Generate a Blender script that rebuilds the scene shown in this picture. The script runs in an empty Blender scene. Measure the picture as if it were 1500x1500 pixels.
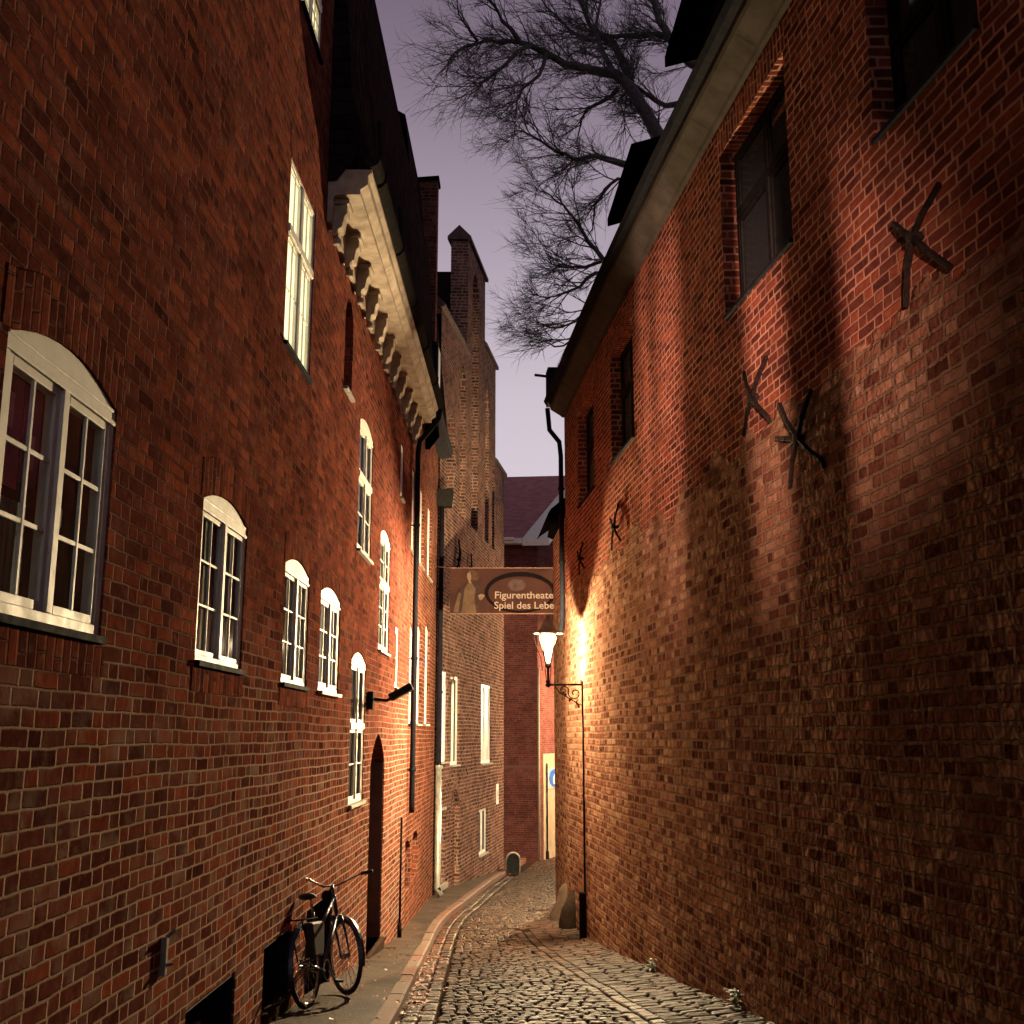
import bpy, bmesh, math, random
from mathutils import Vector, Matrix, noise
random.seed(7)
C = bpy.context.scene.collection
sc = bpy.context.scene
R = math.radians
EYE = 1.6
LAMP = 1000.0
LAMPQ = 3400.0
FLOOD = 3900.0
LAMP3 = 1700.0
SKY = 1.0
F = 1600.0
PITCH = math.atan(328.0 / F)
CP, SP = math.cos(PITCH), math.sin(PITCH)

# ------------------------------------------------------------------ measured plan
def interp(pts, x):
    if x <= pts[0][0]:
        (x0, y0), (x1, y1) = pts[0], pts[1]
    elif x >= pts[-1][0]:
        (x0, y0), (x1, y1) = pts[-2], pts[-1]
    else:
        for i in range(len(pts) - 1):
            if pts[i][0] <= x <= pts[i + 1][0]:
                (x0, y0), (x1, y1) = pts[i], pts[i + 1]
                break
    return y0 + (y1 - y0) * (x - x0) / (x1 - x0)

GP = [(-60, 4.0), (0, 0.0), (11, -1.0), (19, -1.78), (28, -2.15), (36, -2.62), (42, -2.85), (60, -3.2), (150, -3.3)]
def G(y): return interp(GP, y)

class Facade:                      # a house front: plan line X(Y) and the side that faces the lane
    def __init__(s, fx, side): s.fx, s.side = fx, side
    def X(s, y): return s.fx(y)
    def P(s, y, z, d=0.0): return Vector((s.fx(y) + s.side * d, y, z))
    def at(s, px, py):             # where the measured sight line meets the front -> (Y, Z)
        rx, ry, rz = ray(px, py)
        lo, hi = 1.0, 80.0
        f = lambda y: (rx * y - s.fx(y)) * s.side
        a = f(lo)
        for k in range(60):
            m = (lo + hi) / 2
            if (f(m) > 0) == (a > 0): lo = m
            else: hi = m
        return lo, EYE + rz * lo

def ray(px, py):
    xc = (px - 750) / F; yc = (750 - py) / F
    y = CP - SP * yc
    return xc / y, 1.0, (SP + CP * yc) / y

RP = [(-8, 5.1), (0, 3.8), (3, 3.3), (6, 2.83), (8, 2.55), (10.3, 2.25), (12.34, 2.0), (15.1, 1.69), (18.7, 1.33), (21.5, 1.06), (24, 0.9)]
def smoothR(y):
    return (interp(RP, y - .8) + interp(RP, y) + interp(RP, y + .8)) / 3
L = Facade(lambda y: -2.2 + .0153 * y, 1)
D = Facade(lambda y: -1.77 + .1445 * (y - 26), 1)
RW = Facade(smoothR, -1)

# ------------------------------------------------------------------ mesh helpers
class MB:
    def __init__(s): s.v, s.f, s.uv = [], [], []
    def face(s, pts, uv=None):
        n = len(s.v); s.v += [tuple(p) for p in pts]
        s.f.append(tuple(range(n, n + len(pts)))); s.uv.append(uv)
    def mesh(s, verts, faces):
        n = len(s.v); s.v += [tuple(p) for p in verts]
        for f in faces: s.f.append(tuple(i + n for i in f)); s.uv.append(None)
    def box(s, c, size, rot=None, taper=1.0):
        hx, hy, hz = size[0] / 2, size[1] / 2, size[2] / 2
        vs = []
        for z in (-1, 1):
            t = taper if z > 0 else 1
            for x, y in ((-1, -1), (1, -1), (1, 1), (-1, 1)):
                p = Vector((x * hx * t, y * hy * t, z * hz))
                if rot: p = rot @ p
                vs.append(p + Vector(c))
        s.mesh(vs, BOXF)
    def fbox(s, f, y0, y1, z0, z1, d0, d1, z0b=None, z1b=None):   # box on a front; z may differ at y1
        z0b = z0 if z0b is None else z0b; z1b = z1 if z1b is None else z1b
        vs = [f.P(y0, z0, d0), f.P(y1, z0b, d0), f.P(y1, z0b, d1), f.P(y0, z0, d1),
              f.P(y0, z1, d0), f.P(y1, z1b, d0), f.P(y1, z1b, d1), f.P(y0, z1, d1)]
        s.mesh(vs, BOXF)
    def bar(s, a, b, w, h=None, up=Vector((0, 0, 1))):
        a, b = Vector(a), Vector(b); h = h or w
        d = (b - a).normalized()
        if abs(d.dot(up)) > .98: up = Vector((0, 1, 0))
        x = d.cross(up).normalized() * w / 2; y = x.cross(d).normalized() * h / 2
        vs = [a - x - y, a + x - y, a + x + y, a - x + y, b - x - y, b + x - y, b + x + y, b - x + y]
        s.mesh(vs, BOXF)
    def tube(s, pts, rad, n=8, caps=True):
        pts = [Vector(p) for p in pts]
        if not isinstance(rad, (list, tuple)): rad = [rad] * len(pts)
        up = Vector((0, 0, 1)); base = len(s.v); prev = None
        for i, p in enumerate(pts):
            d = (pts[min(i + 1, len(pts) - 1)] - pts[max(i - 1, 0)])
            if d.length < 1e-7: d = Vector((0, 0, 1))
            d.normalize()
            if prev is None:
                a = d.cross(up if abs(d.z) < .95 else Vector((1, 0, 0))).normalized()
            else:
                a = (prev - d * prev.dot(d))
                a = a.normalized() if a.length > 1e-6 else d.cross(Vector((1, 0, 0))).normalized()
            prev = a; b = d.cross(a)
            for k in range(n):
                t = 2 * math.pi * k / n
                s.v.append(tuple(p + (a * math.cos(t) + b * math.sin(t)) * rad[i]))
        for i in range(len(pts) - 1):
            for k in range(n):
                k2 = (k + 1) % n
                s.f.append((base + i * n + k, base + i * n + k2, base + (i + 1) * n + k2, base + (i + 1) * n + k)); s.uv.append(None)
        if caps:
            s.f.append(tuple(base + k for k in reversed(range(n)))); s.uv.append(None)
            s.f.append(tuple(base + (len(pts) - 1) * n + k for k in range(n))); s.uv.append(None)
    def lathe(s, prof, c, n=20, rot=None):
        base = len(s.v)
        for r, z in prof:
            for k in range(n):
                t = 2 * math.pi * k / n
                p = Vector((r * math.cos(t), r * math.sin(t), z))
                if rot: p = rot @ p
                s.v.append(tuple(p + Vector(c)))
        for i in range(len(prof) - 1):
            for k in range(n):
                k2 = (k + 1) % n
                s.f.append((base + i * n + k, base + i * n + k2, base + (i + 1) * n + k2, base + (i + 1) * n + k)); s.uv.append(None)
    def torus(s, c, r, t, rot, n=36, m=8):
        pts = [Vector(c) + rot @ Vector((r * math.cos(2 * math.pi * k / n), r * math.sin(2 * math.pi * k / n), 0)) for k in range(n)]
        base = len(s.v)
        for k in range(n):
            a = rot @ Vector((math.cos(2 * math.pi * k / n), math.sin(2 * math.pi * k / n), 0)); z = rot @ Vector((0, 0, 1))
            for j in range(m):
                q = 2 * math.pi * j / m
                s.v.append(tuple(pts[k] + a * math.cos(q) * t + z * math.sin(q) * t))
        for k in range(n):
            for j in range(m):
                k2, j2 = (k + 1) % n, (j + 1) % m
                s.f.append((base + k * m + j, base + k2 * m + j, base + k2 * m + j2, base + k * m + j2)); s.uv.append(None)
    def prism(s, poly, axis):       # poly: list of points, extruded by vector axis
        n = len(poly); axis = Vector(axis)
        vs = [Vector(p) for p in poly] + [Vector(p) + axis for p in poly]
        fs = [tuple(range(n))[::-1], tuple(range(n, 2 * n))] + [(i, (i + 1) % n, n + (i + 1) % n, n + i) for i in range(n)]
        s.mesh(vs, fs)
    def build(s, name, mat, parent=None, smooth=False, bevel=0, fixn=True):
        me = bpy.data.meshes.new(name); me.from_pydata(s.v, [], s.f)
        if any(u for u in s.uv):
            ul = me.uv_layers.new(name='UVMap').data; i = 0
            for f, u in zip(s.f, s.uv):
                for k in range(len(f)):
                    ul[i].uv = u[k] if u else (s.v[f[k]][1] + s.v[f[k]][0], s.v[f[k]][2]); i += 1
        elif fixn:
            bm = bmesh.new(); bm.from_mesh(me); bmesh.ops.recalc_face_normals(bm, faces=bm.faces); bm.to_mesh(me); bm.free()
        me.materials.append(mat); me.update()
        o = bpy.data.objects.new(name, me); C.objects.link(o)
        if smooth:
            for p in me.polygons: p.use_smooth = True
        if bevel:
            m = o.modifiers.new('bevel', 'BEVEL'); m.width = bevel; m.segments = 2; m.limit_method = 'ANGLE'
        if parent:
            o.parent = parent
            o.matrix_parent_inverse = parent_world(parent).inverted()
        return o
BOXF = [(3, 2, 1, 0), (4, 5, 6, 7), (0, 1, 5, 4), (1, 2, 6, 5), (2, 3, 7, 6), (3, 0, 4, 7)]
def parent_world(p):
    m = Matrix.Translation(p.location) @ p.rotation_euler.to_matrix().to_4x4()
    if p.parent: m = parent_world(p.parent) @ p.matrix_parent_inverse @ m
    return m
def tag(o, label=None, cat=None, group=None, kind=None):
    if label: o['label'] = label
    if cat: o['category'] = cat
    if group: o['group'] = group
    if kind: o['kind'] = kind
    return o
def empty(name, loc, label, cat, group=None):
    o = bpy.data.objects.new(name, None); C.objects.link(o); o.location = loc; o.empty_display_size = .2
    return tag(o, label, cat, group)

# ------------------------------------------------------------------ materials
class NT:
    def __init__(s, name):
        s.m = bpy.data.materials.new(name); s.m.use_nodes = True; s.t = s.m.node_tree; s.t.nodes.clear()
        s.out = s.n('ShaderNodeOutputMaterial'); s.b = s.n('ShaderNodeBsdfPrincipled')
        s.l(s.b.outputs[0], s.out.inputs[0])
    def n(s, t, **k):
        x = s.t.nodes.new(t)
        for a, b in k.items(): setattr(x, a, b)
        return x
    def l(s, a, b): s.t.links.new(a, b)
    def put(s, sock, v):
        if hasattr(v, 'is_linked'): s.l(v, sock)
        else: sock.default_value = v
    def math(s, op, a, b=0.0, c=None):
        x = s.n('ShaderNodeMath', operation=op); s.put(x.inputs[0], a); s.put(x.inputs[1], b)
        if c is not None: s.put(x.inputs[2], c)
        return x.outputs[0]
    def noise(s, vec, scale, detail=3, rough=.55, out='Fac'):
        x = s.n('ShaderNodeTexNoise'); s.l(vec, x.inputs['Vector']); x.inputs['Scale'].default_value = scale
        x.inputs['Detail'].default_value = detail; x.inputs['Roughness'].default_value = rough
        return x.outputs[out]
    def ramp(s, fac, stops, interp='LINEAR'):
        x = s.n('ShaderNodeValToRGB'); s.l(fac, x.inputs[0]); cr = x.color_ramp; cr.interpolation = interp
        while len(cr.elements) < len(stops): cr.elements.new(.5)
        for e, (p, c) in zip(cr.elements, stops): e.position = p; e.color = (*c, 1) if len(c) == 3 else c
        return x.outputs[0]
    def mix(s, fac, a, b, mode='MIX'):
        x = s.n('ShaderNodeMix', data_type='RGBA', blend_type=mode)
        s.put(x.inputs[0], fac)
        for i, v in ((6, a), (7, b)):
            if hasattr(v, 'is_linked'): s.l(v, x.inputs[i])
            else: x.inputs[i].default_value = (*v, 1)
        return x.outputs[2]
    def mixf(s, fac, a, b):
        x = s.n('ShaderNodeMix', data_type='FLOAT'); s.put(x.inputs[0], fac); s.put(x.inputs[2], a); s.put(x.inputs[3], b)
        return x.outputs[0]
    def maprange(s, v, a, b, c=0., d=1., smooth=False):
        x = s.n('ShaderNodeMapRange'); x.interpolation_type = 'SMOOTHSTEP' if smooth else 'LINEAR'
        s.put(x.inputs[0], v)
        for i, q in enumerate((a, b, c, d)): s.put(x.inputs[i + 1], q)
        return x.outputs[0]

def bricks(t, u, v, rowh, Ls, Lh, mortar, seed, rag, pal):
    row = t.math('FLOOR', t.math('DIVIDE', v, rowh)); fv = t.math('SUBTRACT', v, t.math('MULTIPLY', row, rowh))
    P = Ls + Lh
    wr = t.n('ShaderNodeTexWhiteNoise', noise_dimensions='1D'); t.l(t.math('ADD', row, seed), wr.inputs['W'])
    u2 = t.math('ADD', t.math('ADD', u, t.math('MULTIPLY', t.math('FLOORED_MODULO', row, 2.0), P / 2)), t.math('MULTIPLY', wr.outputs[0], P * .35))
    k = t.math('FLOOR', t.math('DIVIDE', u2, P)); fu = t.math('SUBTRACT', u2, t.math('MULTIPLY', k, P))
    isH = t.math('GREATER_THAN', fu, Ls)
    fl = t.math('SUBTRACT', fu, t.math('MULTIPLY', isH, Ls)); ln = t.math('ADD', Ls, t.math('MULTIPLY', isH, Lh - Ls))
    du = t.math('MINIMUM', fl, t.math('SUBTRACT', ln, fl)); dv = t.math('MINIMUM', fv, t.math('SUBTRACT', rowh, fv))
    d = t.math('SMOOTH_MIN', du, dv, .012)
    d = t.math('ADD', d, rag)
    mask = t.maprange(d, mortar / 2 - .001, mortar / 2 + .006, smooth=True)
    cv = t.n('ShaderNodeCombineXYZ'); t.l(t.math('ADD', t.math('MULTIPLY', k, 2.0), isH), cv.inputs[0]); t.l(row, cv.inputs[1]); cv.inputs[2].default_value = seed
    w = t.n('ShaderNodeTexWhiteNoise', noise_dimensions='3D'); t.l(cv.outputs[0], w.inputs['Vector'])
    sep = t.n('ShaderNodeSeparateColor'); t.l(w.outputs['Color'], sep.inputs[0])
    col = t.ramp(w.outputs['Value'], pal)
    return mask, col, sep.outputs[0], sep.outputs[1]

RED = [(0, (.075, .025, .021)), (.1, (.105, .033, .025)), (.4, (.15, .044, .032)), (.65, (.19, .054, .036)), (.88, (.28, .076, .042)), (1, (.15, .06, .047))]
OLD = [(0, (.08, .03, .02)), (.2, (.14, .053, .035)), (.45, (.20, .085, .053)), (.65, (.27, .125, .075)), (.85, (.34, .19, .12)), (1, (.25, .14, .095))]
GOTH = [(0, (.06, .026, .022)), (.3, (.11, .044, .034)), (.6, (.16, .062, .045)), (.85, (.22, .095, .065)), (1, (.15, .08, .066))]
PURP = [(0, (.10, .032, .032)), (.5, (.13, .042, .038)), (1, (.17, .055, .045))]

def brick_mat(name, pal, mortar_c, rowh=.086, Ls=.262, Lh=.134, mort=.011, seed=1., bump=.6, stain=.4, low=None, split=None, depth=.014, wob=.006, salt=None):
    t = NT(name)
    uvn = t.n('ShaderNodeUVMap', uv_map='UVMap')
    sp0 = t.n('ShaderNodeSeparateXYZ'); t.l(uvn.outputs[0], sp0.inputs[0])
    wobn = t.noise(uvn.outputs[0], 5.0, 1, out='Color')
    vs = t.n('ShaderNodeVectorMath', operation='SUBTRACT'); t.l(wobn, vs.inputs[0]); vs.inputs[1].default_value = (.5, .5, .5)
    vm = t.n('ShaderNodeVectorMath', operation='MULTIPLY_ADD'); t.l(vs.outputs[0], vm.inputs[0]); vm.inputs[1].default_value = (wob * 4, wob * 3, 0); t.l(uvn.outputs[0], vm.inputs[2])
    vbig = t.noise(uvn.outputs[0], .7, 0)
    sp = t.n('ShaderNodeSeparateXYZ'); t.l(vm.outputs[0], sp.inputs[0])
    u = sp.outputs[0]; v = t.math('ADD', sp.outputs[1], t.math('MULTIPLY', t.math('SUBTRACT', vbig, .5), wob * 6))
    fine = t.noise(uvn.outputs[0], 55., 2, .65)
    rag = t.math('MULTIPLY', t.math('SUBTRACT', fine, .5), .010)
    mask, col, r1, r2 = bricks(t, u, v, rowh, Ls, Lh, mort, seed, rag, pal)
    # weathering inside bricks
    n1 = t.noise(uvn.outputs[0], 14., 3, .6)
    big = t.noise(uvn.outputs[0], .55, 3, .6)
    mcol = t.mix(t.maprange(t.noise(uvn.outputs[0], 2.2, 4), .35, .65), mortar_c, tuple(c * .5 for c in mortar_c))
    sm = None
    if salt:        # pale salted pointing and bloom on the lower storey
        sv = t.math('ADD', sp0.outputs[1], t.math('MULTIPLY', t.math('SUBTRACT', t.noise(uvn.outputs[0], .8, 3), .5), 2.6))
        sm = t.maprange(sv, salt - .8, salt + .8, 1., 0.)
        mcol = t.mix(sm, mcol, (.38, .26, .19))
        sm = t.math('MULTIPLY', sm, t.maprange(t.noise(uvn.outputs[0], 3.5, 4, .65), .44, .64))
    if low:
        rag2 = t.math('MULTIPLY', t.math('SUBTRACT', t.noise(uvn.outputs[0], 24., 2, .7), .5), .034)
        m2, c2, q1, q2 = bricks(t, u, v, low['rowh'], low['Ls'], low['Lh'], low['mort'], seed + 5, rag2, low['pal'])
        vv = t.math('ADD', sp0.outputs[1], t.math('MULTIPLY', t.math('SUBTRACT', t.noise(uvn.outputs[0], 1.1, 3), .5), 1.3))
        lm = t.maprange(vv, split - .02, split + .02, 1., 0.)
        mask = t.mixf(lm, mask, m2); col = t.mix(lm, col, c2); r1 = t.mixf(lm, r1, q1); r2 = t.mixf(lm, r2, q2)
        mcol = t.mix(lm, mcol, low['mortar'])
    col = t.mix(t.maprange(n1, .35, .75, 0., .75), col, t.mix(1.0, col, (.45, .42, .42), 'MULTIPLY'))
    col = t.mix(t.math('MULTIPLY', t.maprange(t.noise(uvn.outputs[0], 9., 3, .7), .54, .7), stain), col, (.30, .19, .14))
    col = t.mix(t.maprange(big, .42, .62, 0., .6), col, t.mix(1.0, col, (.5, .42, .42), 'MULTIPLY'))
    if salt: col = t.mix(t.math('MULTIPLY', sm, t.maprange(r2, .25, .9, 0., .75)), col, (.25, .165, .13))
    fin = t.mix(mask, mcol, col)
    t.l(fin, t.b.inputs['Base Color'])
    t.b.inputs['Roughness'].default_value = .75 if low else .95
    t.b.inputs['Specular IOR Level'].default_value = .0
    h = t.math('MULTIPLY', mask, t.maprange(r1, 0., 1., .62, 1.1))
    if low:
        h = t.math('ADD', h, t.math('MULTIPLY', t.math('MULTIPLY', t.noise(uvn.outputs[0], 7., 2, .6), lm), 1.7))
    h = t.math('ADD', h, t.math('MULTIPLY', n1, .35)); h = t.math('ADD', h, t.math('MULTIPLY', fine, .12))
    bp = t.n('ShaderNodeBump'); bp.inputs['Strength'].default_value = bump; bp.inputs['Distance'].default_value = depth
    t.l(h, bp.inputs['Height']); t.l(bp.outputs[0], t.b.inputs['Normal'])
    return t.m

def simple(name, col, rough=.6, metal=0., var=.25, scale=12., bump=.0, spec=.5, col2=None):
    t = NT(name); tc = t.n('ShaderNodeTexCoord'); v = tc.outputs['Object']
    n = t.noise(v, scale, 5, .6)
    c2 = col2 or tuple(c * (1 - var * 1.6) for c in col)
    t.l(t.mix(t.maprange(n, .35, .7), col, c2), t.b.inputs['Base Color'])
    t.l(t.maprange(n, .3, .7, max(.03, rough - .08), min(1, rough + .1)), t.b.inputs['Roughness'])
    t.b.inputs['Metallic'].default_value = metal; t.b.inputs['Specular IOR Level'].default_value = spec
    if bump:
        bp = t.n('ShaderNodeBump'); bp.inputs['Strength'].default_value = bump; bp.inputs['Distance'].default_value = .01
        t.l(t.noise(v, scale * 3, 5, .65), bp.inputs['Height']); t.l(bp.outputs[0], t.b.inputs['Normal'])
    return t.m
def emit(name, col, strength, base=(.25, .22, .2), var=0.0):
    t = NT(name); t.b.inputs['Base Color'].default_value = (*base, 1)
    t.b.inputs['Emission Color'].default_value = (*col, 1); t.b.inputs['Emission Strength'].default_value = strength
    if var:
        tc = t.n('ShaderNodeTexCoord')
        t.l(t.math('MULTIPLY', t.maprange(t.noise(tc.outputs['Object'], 3., 2), .3, .7, 1 - var, 1.), strength), t.b.inputs['Emission Strength'])
    return t.m

M = {}
M['brickA'] = brick_mat('brick_red_house', RED, (.19, .085, .062), seed=1., stain=.25, bump=.8, salt=1.9)
M['brickC'] = brick_mat('brick_row_house', RED, (.33, .2, .13), seed=9., stain=.35, bump=.7)
M['brickR'] = brick_mat('brick_old_wall', RED, (.40, .19, .12), seed=3., stain=.2, bump=1., mort=.016, depth=.017,
    low=dict(rowh=.104, Ls=.275, Lh=.15, mort=.024, pal=OLD, mortar=(.16, .095, .06)), split=4.4)
M['brickRU'] = brick_mat('brick_upper_wall', RED, (.46, .22, .15), seed=3., stain=.2, bump=.8, mort=.017)
M['brickD'] = brick_mat('brick_gothic', GOTH, (.27, .20, .16), rowh=.095, Ls=.27, Lh=.14, mort=.024, seed=5., stain=.4, bump=.8)
M['brickE'] = brick_mat('brick_modern', PURP, (.16, .08, .07), rowh=.078, Ls=.25, Lh=.12, mort=.012, seed=6., stain=.05, bump=.3, wob=.001)
M['brickF'] = brick_mat('brick_dark', [(0, (.04, .015, .015)), (1, (.12, .04, .03))], (.12, .07, .05), seed=8., bump=.6)
M['white'] = simple('painted_timber', (.72, .71, .64), .6, var=.12, scale=9, bump=.12)
M['plaster'] = simple('cornice_plaster', (.42, .35, .28), .9, var=.3, spec=.05, scale=5, bump=.25)
M['stonebd'] = simple('eaves_board', (.06, .05, .043), .9, spec=.0, var=.25, scale=4, bump=.2)
M['dark'] = simple('dark_paint', (.014, .014, .019), .9, var=.3, spec=.03)
M['lead'] = simple('zinc', (.02, .018, .017), .9, metal=.0, spec=.0, var=.3)
M['zincl'] = simple('galvanised_pipe', (.42, .42, .36), .4, metal=.5, var=.3, scale=8, bump=.1)
M['iron'] = simple('wrought_iron', (.006, .005, .006), .9, metal=.0, spec=.02, var=.4, scale=20, bump=.4, col2=(.02, .011, .008))
M['stone'] = simple('sandstone', (.06, .04, .03), .95, spec=.0, var=.3, scale=9, bump=.5)
M['sillw'] = simple('sill_stone', (.24, .21, .17), .7, var=.2, scale=9, bump=.2)
M['door'] = simple('door_paint', (.06, .012, .014), .5, var=.3, scale=6)
M['doorg'] = simple('door_grey_timber', (.22, .2, .15), .6, var=.3, scale=6, bump=.2)
M['board'] = simple('cellar_board', (.34, .27, .19), .8, var=.3, scale=5, bump=.3)
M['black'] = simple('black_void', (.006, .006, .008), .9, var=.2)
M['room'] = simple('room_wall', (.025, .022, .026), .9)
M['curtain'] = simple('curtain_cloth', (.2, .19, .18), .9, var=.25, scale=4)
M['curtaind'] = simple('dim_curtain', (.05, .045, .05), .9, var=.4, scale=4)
M['blind'] = emit('lit_window_blind', (1., .82, .44), 2.5, var=.25)
M['blind2'] = emit('lit_room_pale', (1., .8, .72), 2., var=.2)
M['blind3'] = emit('lit_room_pink', (.95, .42, .3), 1.0, var=.2)
M['purple'] = simple('purple_poster', (.5, .05, .24), .5, var=.4, scale=3)
M['pink'] = simple('poster_print', (.8, .3, .55), .5)
t = NT('window_glass'); t.b.inputs['Base Color'].default_value = (.9, .93, .95, 1)
gl = t.n('ShaderNodeBsdfGlossy'); gl.inputs['Roughness'].default_value = .03; gl.inputs['Color'].default_value = (.9, .9, .95, 1)
tr = t.n('ShaderNodeBsdfTransparent'); tr.inputs['Color'].default_value = (.75, .78, .78, 1)
fr = t.n('ShaderNodeFresnel'); fr.inputs['IOR'].default_value = 1.5
mx = t.n('ShaderNodeMixShader'); t.l(t.math('MINIMUM', t.math('MULTIPLY', fr.outputs[0], .4), .11), mx.inputs[0]); t.l(tr.outputs[0], mx.inputs[1]); t.l(gl.outputs[0], mx.inputs[2])
t.l(mx.outputs[0], t.out.inputs[0]); t.t.nodes.remove(t.b); M['glass'] = t.m

def tile_mat(name, c1, c2, row=.16, w=.2):
    t = NT(name); uvn = t.n('ShaderNodeUVMap', uv_map='UVMap'); sp = t.n('ShaderNodeSeparateXYZ'); t.l(uvn.outputs[0], sp.inputs[0])
    v = t.math('DIVIDE', sp.outputs[1], row); r = t.math('FLOOR', v); fv = t.math('FRACT', v)
    u = t.math('ADD', t.math('DIVIDE', sp.outputs[0], w), t.math('MULTIPLY', t.math('FLOORED_MODULO', r, 2.), .5)); fu = t.math('FRACT', u)
    cv = t.n('ShaderNodeCombineXYZ'); t.l(t.math('FLOOR', u), cv.inputs[0]); t.l(r, cv.inputs[1])
    wn = t.n('ShaderNodeTexWhiteNoise', noise_dimensions='2D'); t.l(cv.outputs[0], wn.inputs['Vector'])
    col = t.mix(wn.outputs[0], c1, c2)
    gap = t.maprange(fv, 0., .18, 0., 1.)
    t.l(t.mix(gap, tuple(c * .25 for c in c1), col), t.b.inputs['Base Color']); t.b.inputs['Roughness'].default_value = .9; t.b.inputs['Specular IOR Level'].default_value = .0
    h = t.math('ADD', t.math('SUBTRACT', 1., fv), t.math('MULTIPLY', t.math('ABSOLUTE', t.math('SUBTRACT', fu, .5)), -.5))
    bp = t.n('ShaderNodeBump'); bp.inputs['Distance'].default_value = .04; bp.inputs['Strength'].default_value = .9; t.l(h, bp.inputs['Height']); t.l(bp.outputs[0], t.b.inputs['Normal'])
    return t.m
M['tile'] = tile_mat('roof_tile_plum', (.26, .12, .13), (.36, .17, .17))
M['tiled'] = tile_mat('roof_tile_dark', (.008, .006, .008), (.02, .012, .014))

# cobbles
t = NT('cobble_stone'); geo = t.n('ShaderNodeNewGeometry'); tc = t.n('ShaderNodeTexCoord')
c = t.ramp(geo.outputs['Random Per Island'], [(0, (.02, .013, .011)), (.3, (.04, .025, .019)), (.6, (.062, .038, .028)), (.85, (.09, .055, .04)), (1, (.065, .028, .02))])
c = t.mix(t.maprange(t.noise(tc.outputs['Object'], 1.2, 4), .4, .7, 0., .6), c, t.mix(1., c, (.5, .45, .42), 'MULTIPLY'))
t.l(c, t.b.inputs['Base Color']); n = t.noise(tc.outputs['Object'], 30, 5, .65)
t.l(t.maprange(n, .3, .7, .4, .7), t.b.inputs['Roughness']); bp = t.n('ShaderNodeBump'); bp.inputs['Distance'].default_value = .012; bp.inputs['Strength'].default_value = .7
t.l(n, bp.inputs['Height']); t.l(bp.outputs[0], t.b.inputs['Normal']); t.b.inputs['Specular IOR Level'].default_value = .07; M['cobble'] = t.m
t = NT('kerb_stone'); geo = t.n('ShaderNodeNewGeometry'); tc = t.n('ShaderNodeTexCoord')
c = t.ramp(geo.outputs['Random Per Island'], [(0, (.10, .07, .05)), (.35, (.10, .034, .022)), (.7, (.12, .036, .022)), (1, (.08, .045, .03))])
t.l(t.mix(t.maprange(t.noise(tc.outputs['Object'], 9, 5), .4, .7, 0., .6), c, (.1, .07, .05)), t.b.inputs['Base Color']); t.b.inputs['Roughness'].default_value = .8; t.b.inputs['Specular IOR Level'].default_value = .2
bp = t.n('ShaderNodeBump'); bp.inputs['Distance'].default_value = .01; bp.inputs['Strength'].default_value = .6; t.l(t.noise(tc.outputs['Object'], 25, 5, .65), bp.inputs['Height']); t.l(bp.outputs[0], t.b.inputs['Normal']); M['kerb'] = t.m
t = NT('worn_pavement'); tc = t.n('ShaderNodeTexCoord'); v = tc.outputs['Object']
c = t.mix(t.maprange(t.noise(v, 28, 6, .75), .38, .62), (.075, .047, .033), (.028, .018, .013))
c = t.mix(t.maprange(t.noise(v, 1.5, 4), .45, .65), c, (.025, .016, .012))
t.l(c, t.b.inputs['Base Color']); t.b.inputs['Roughness'].default_value = .62
bp = t.n('ShaderNodeBump'); bp.inputs['Distance'].default_value = .012; bp.inputs['Strength'].default_value = .8; t.l(t.noise(v, 40, 6, .7), bp.inputs['Height']); t.l(bp.outputs[0], t.b.inputs['Normal']); t.b.inputs['Specular IOR Level'].default_value = .04; M['pave'] = t.m
M['soil'] = simple('dark_joint_soil', (.03, .02, .015), .95, spec=.0, var=.4, scale=20, bump=.6)
M['bark'] = simple('bark', (.035, .028, .03), .9, var=.4, scale=8, bump=.3)
M['leafg'] = simple('weed_leaf', (.05, .08, .02), .6)
M['leafr'] = simple('fallen_leaf', (.3, .06, .025), .6, var=.5, scale=30)

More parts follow.
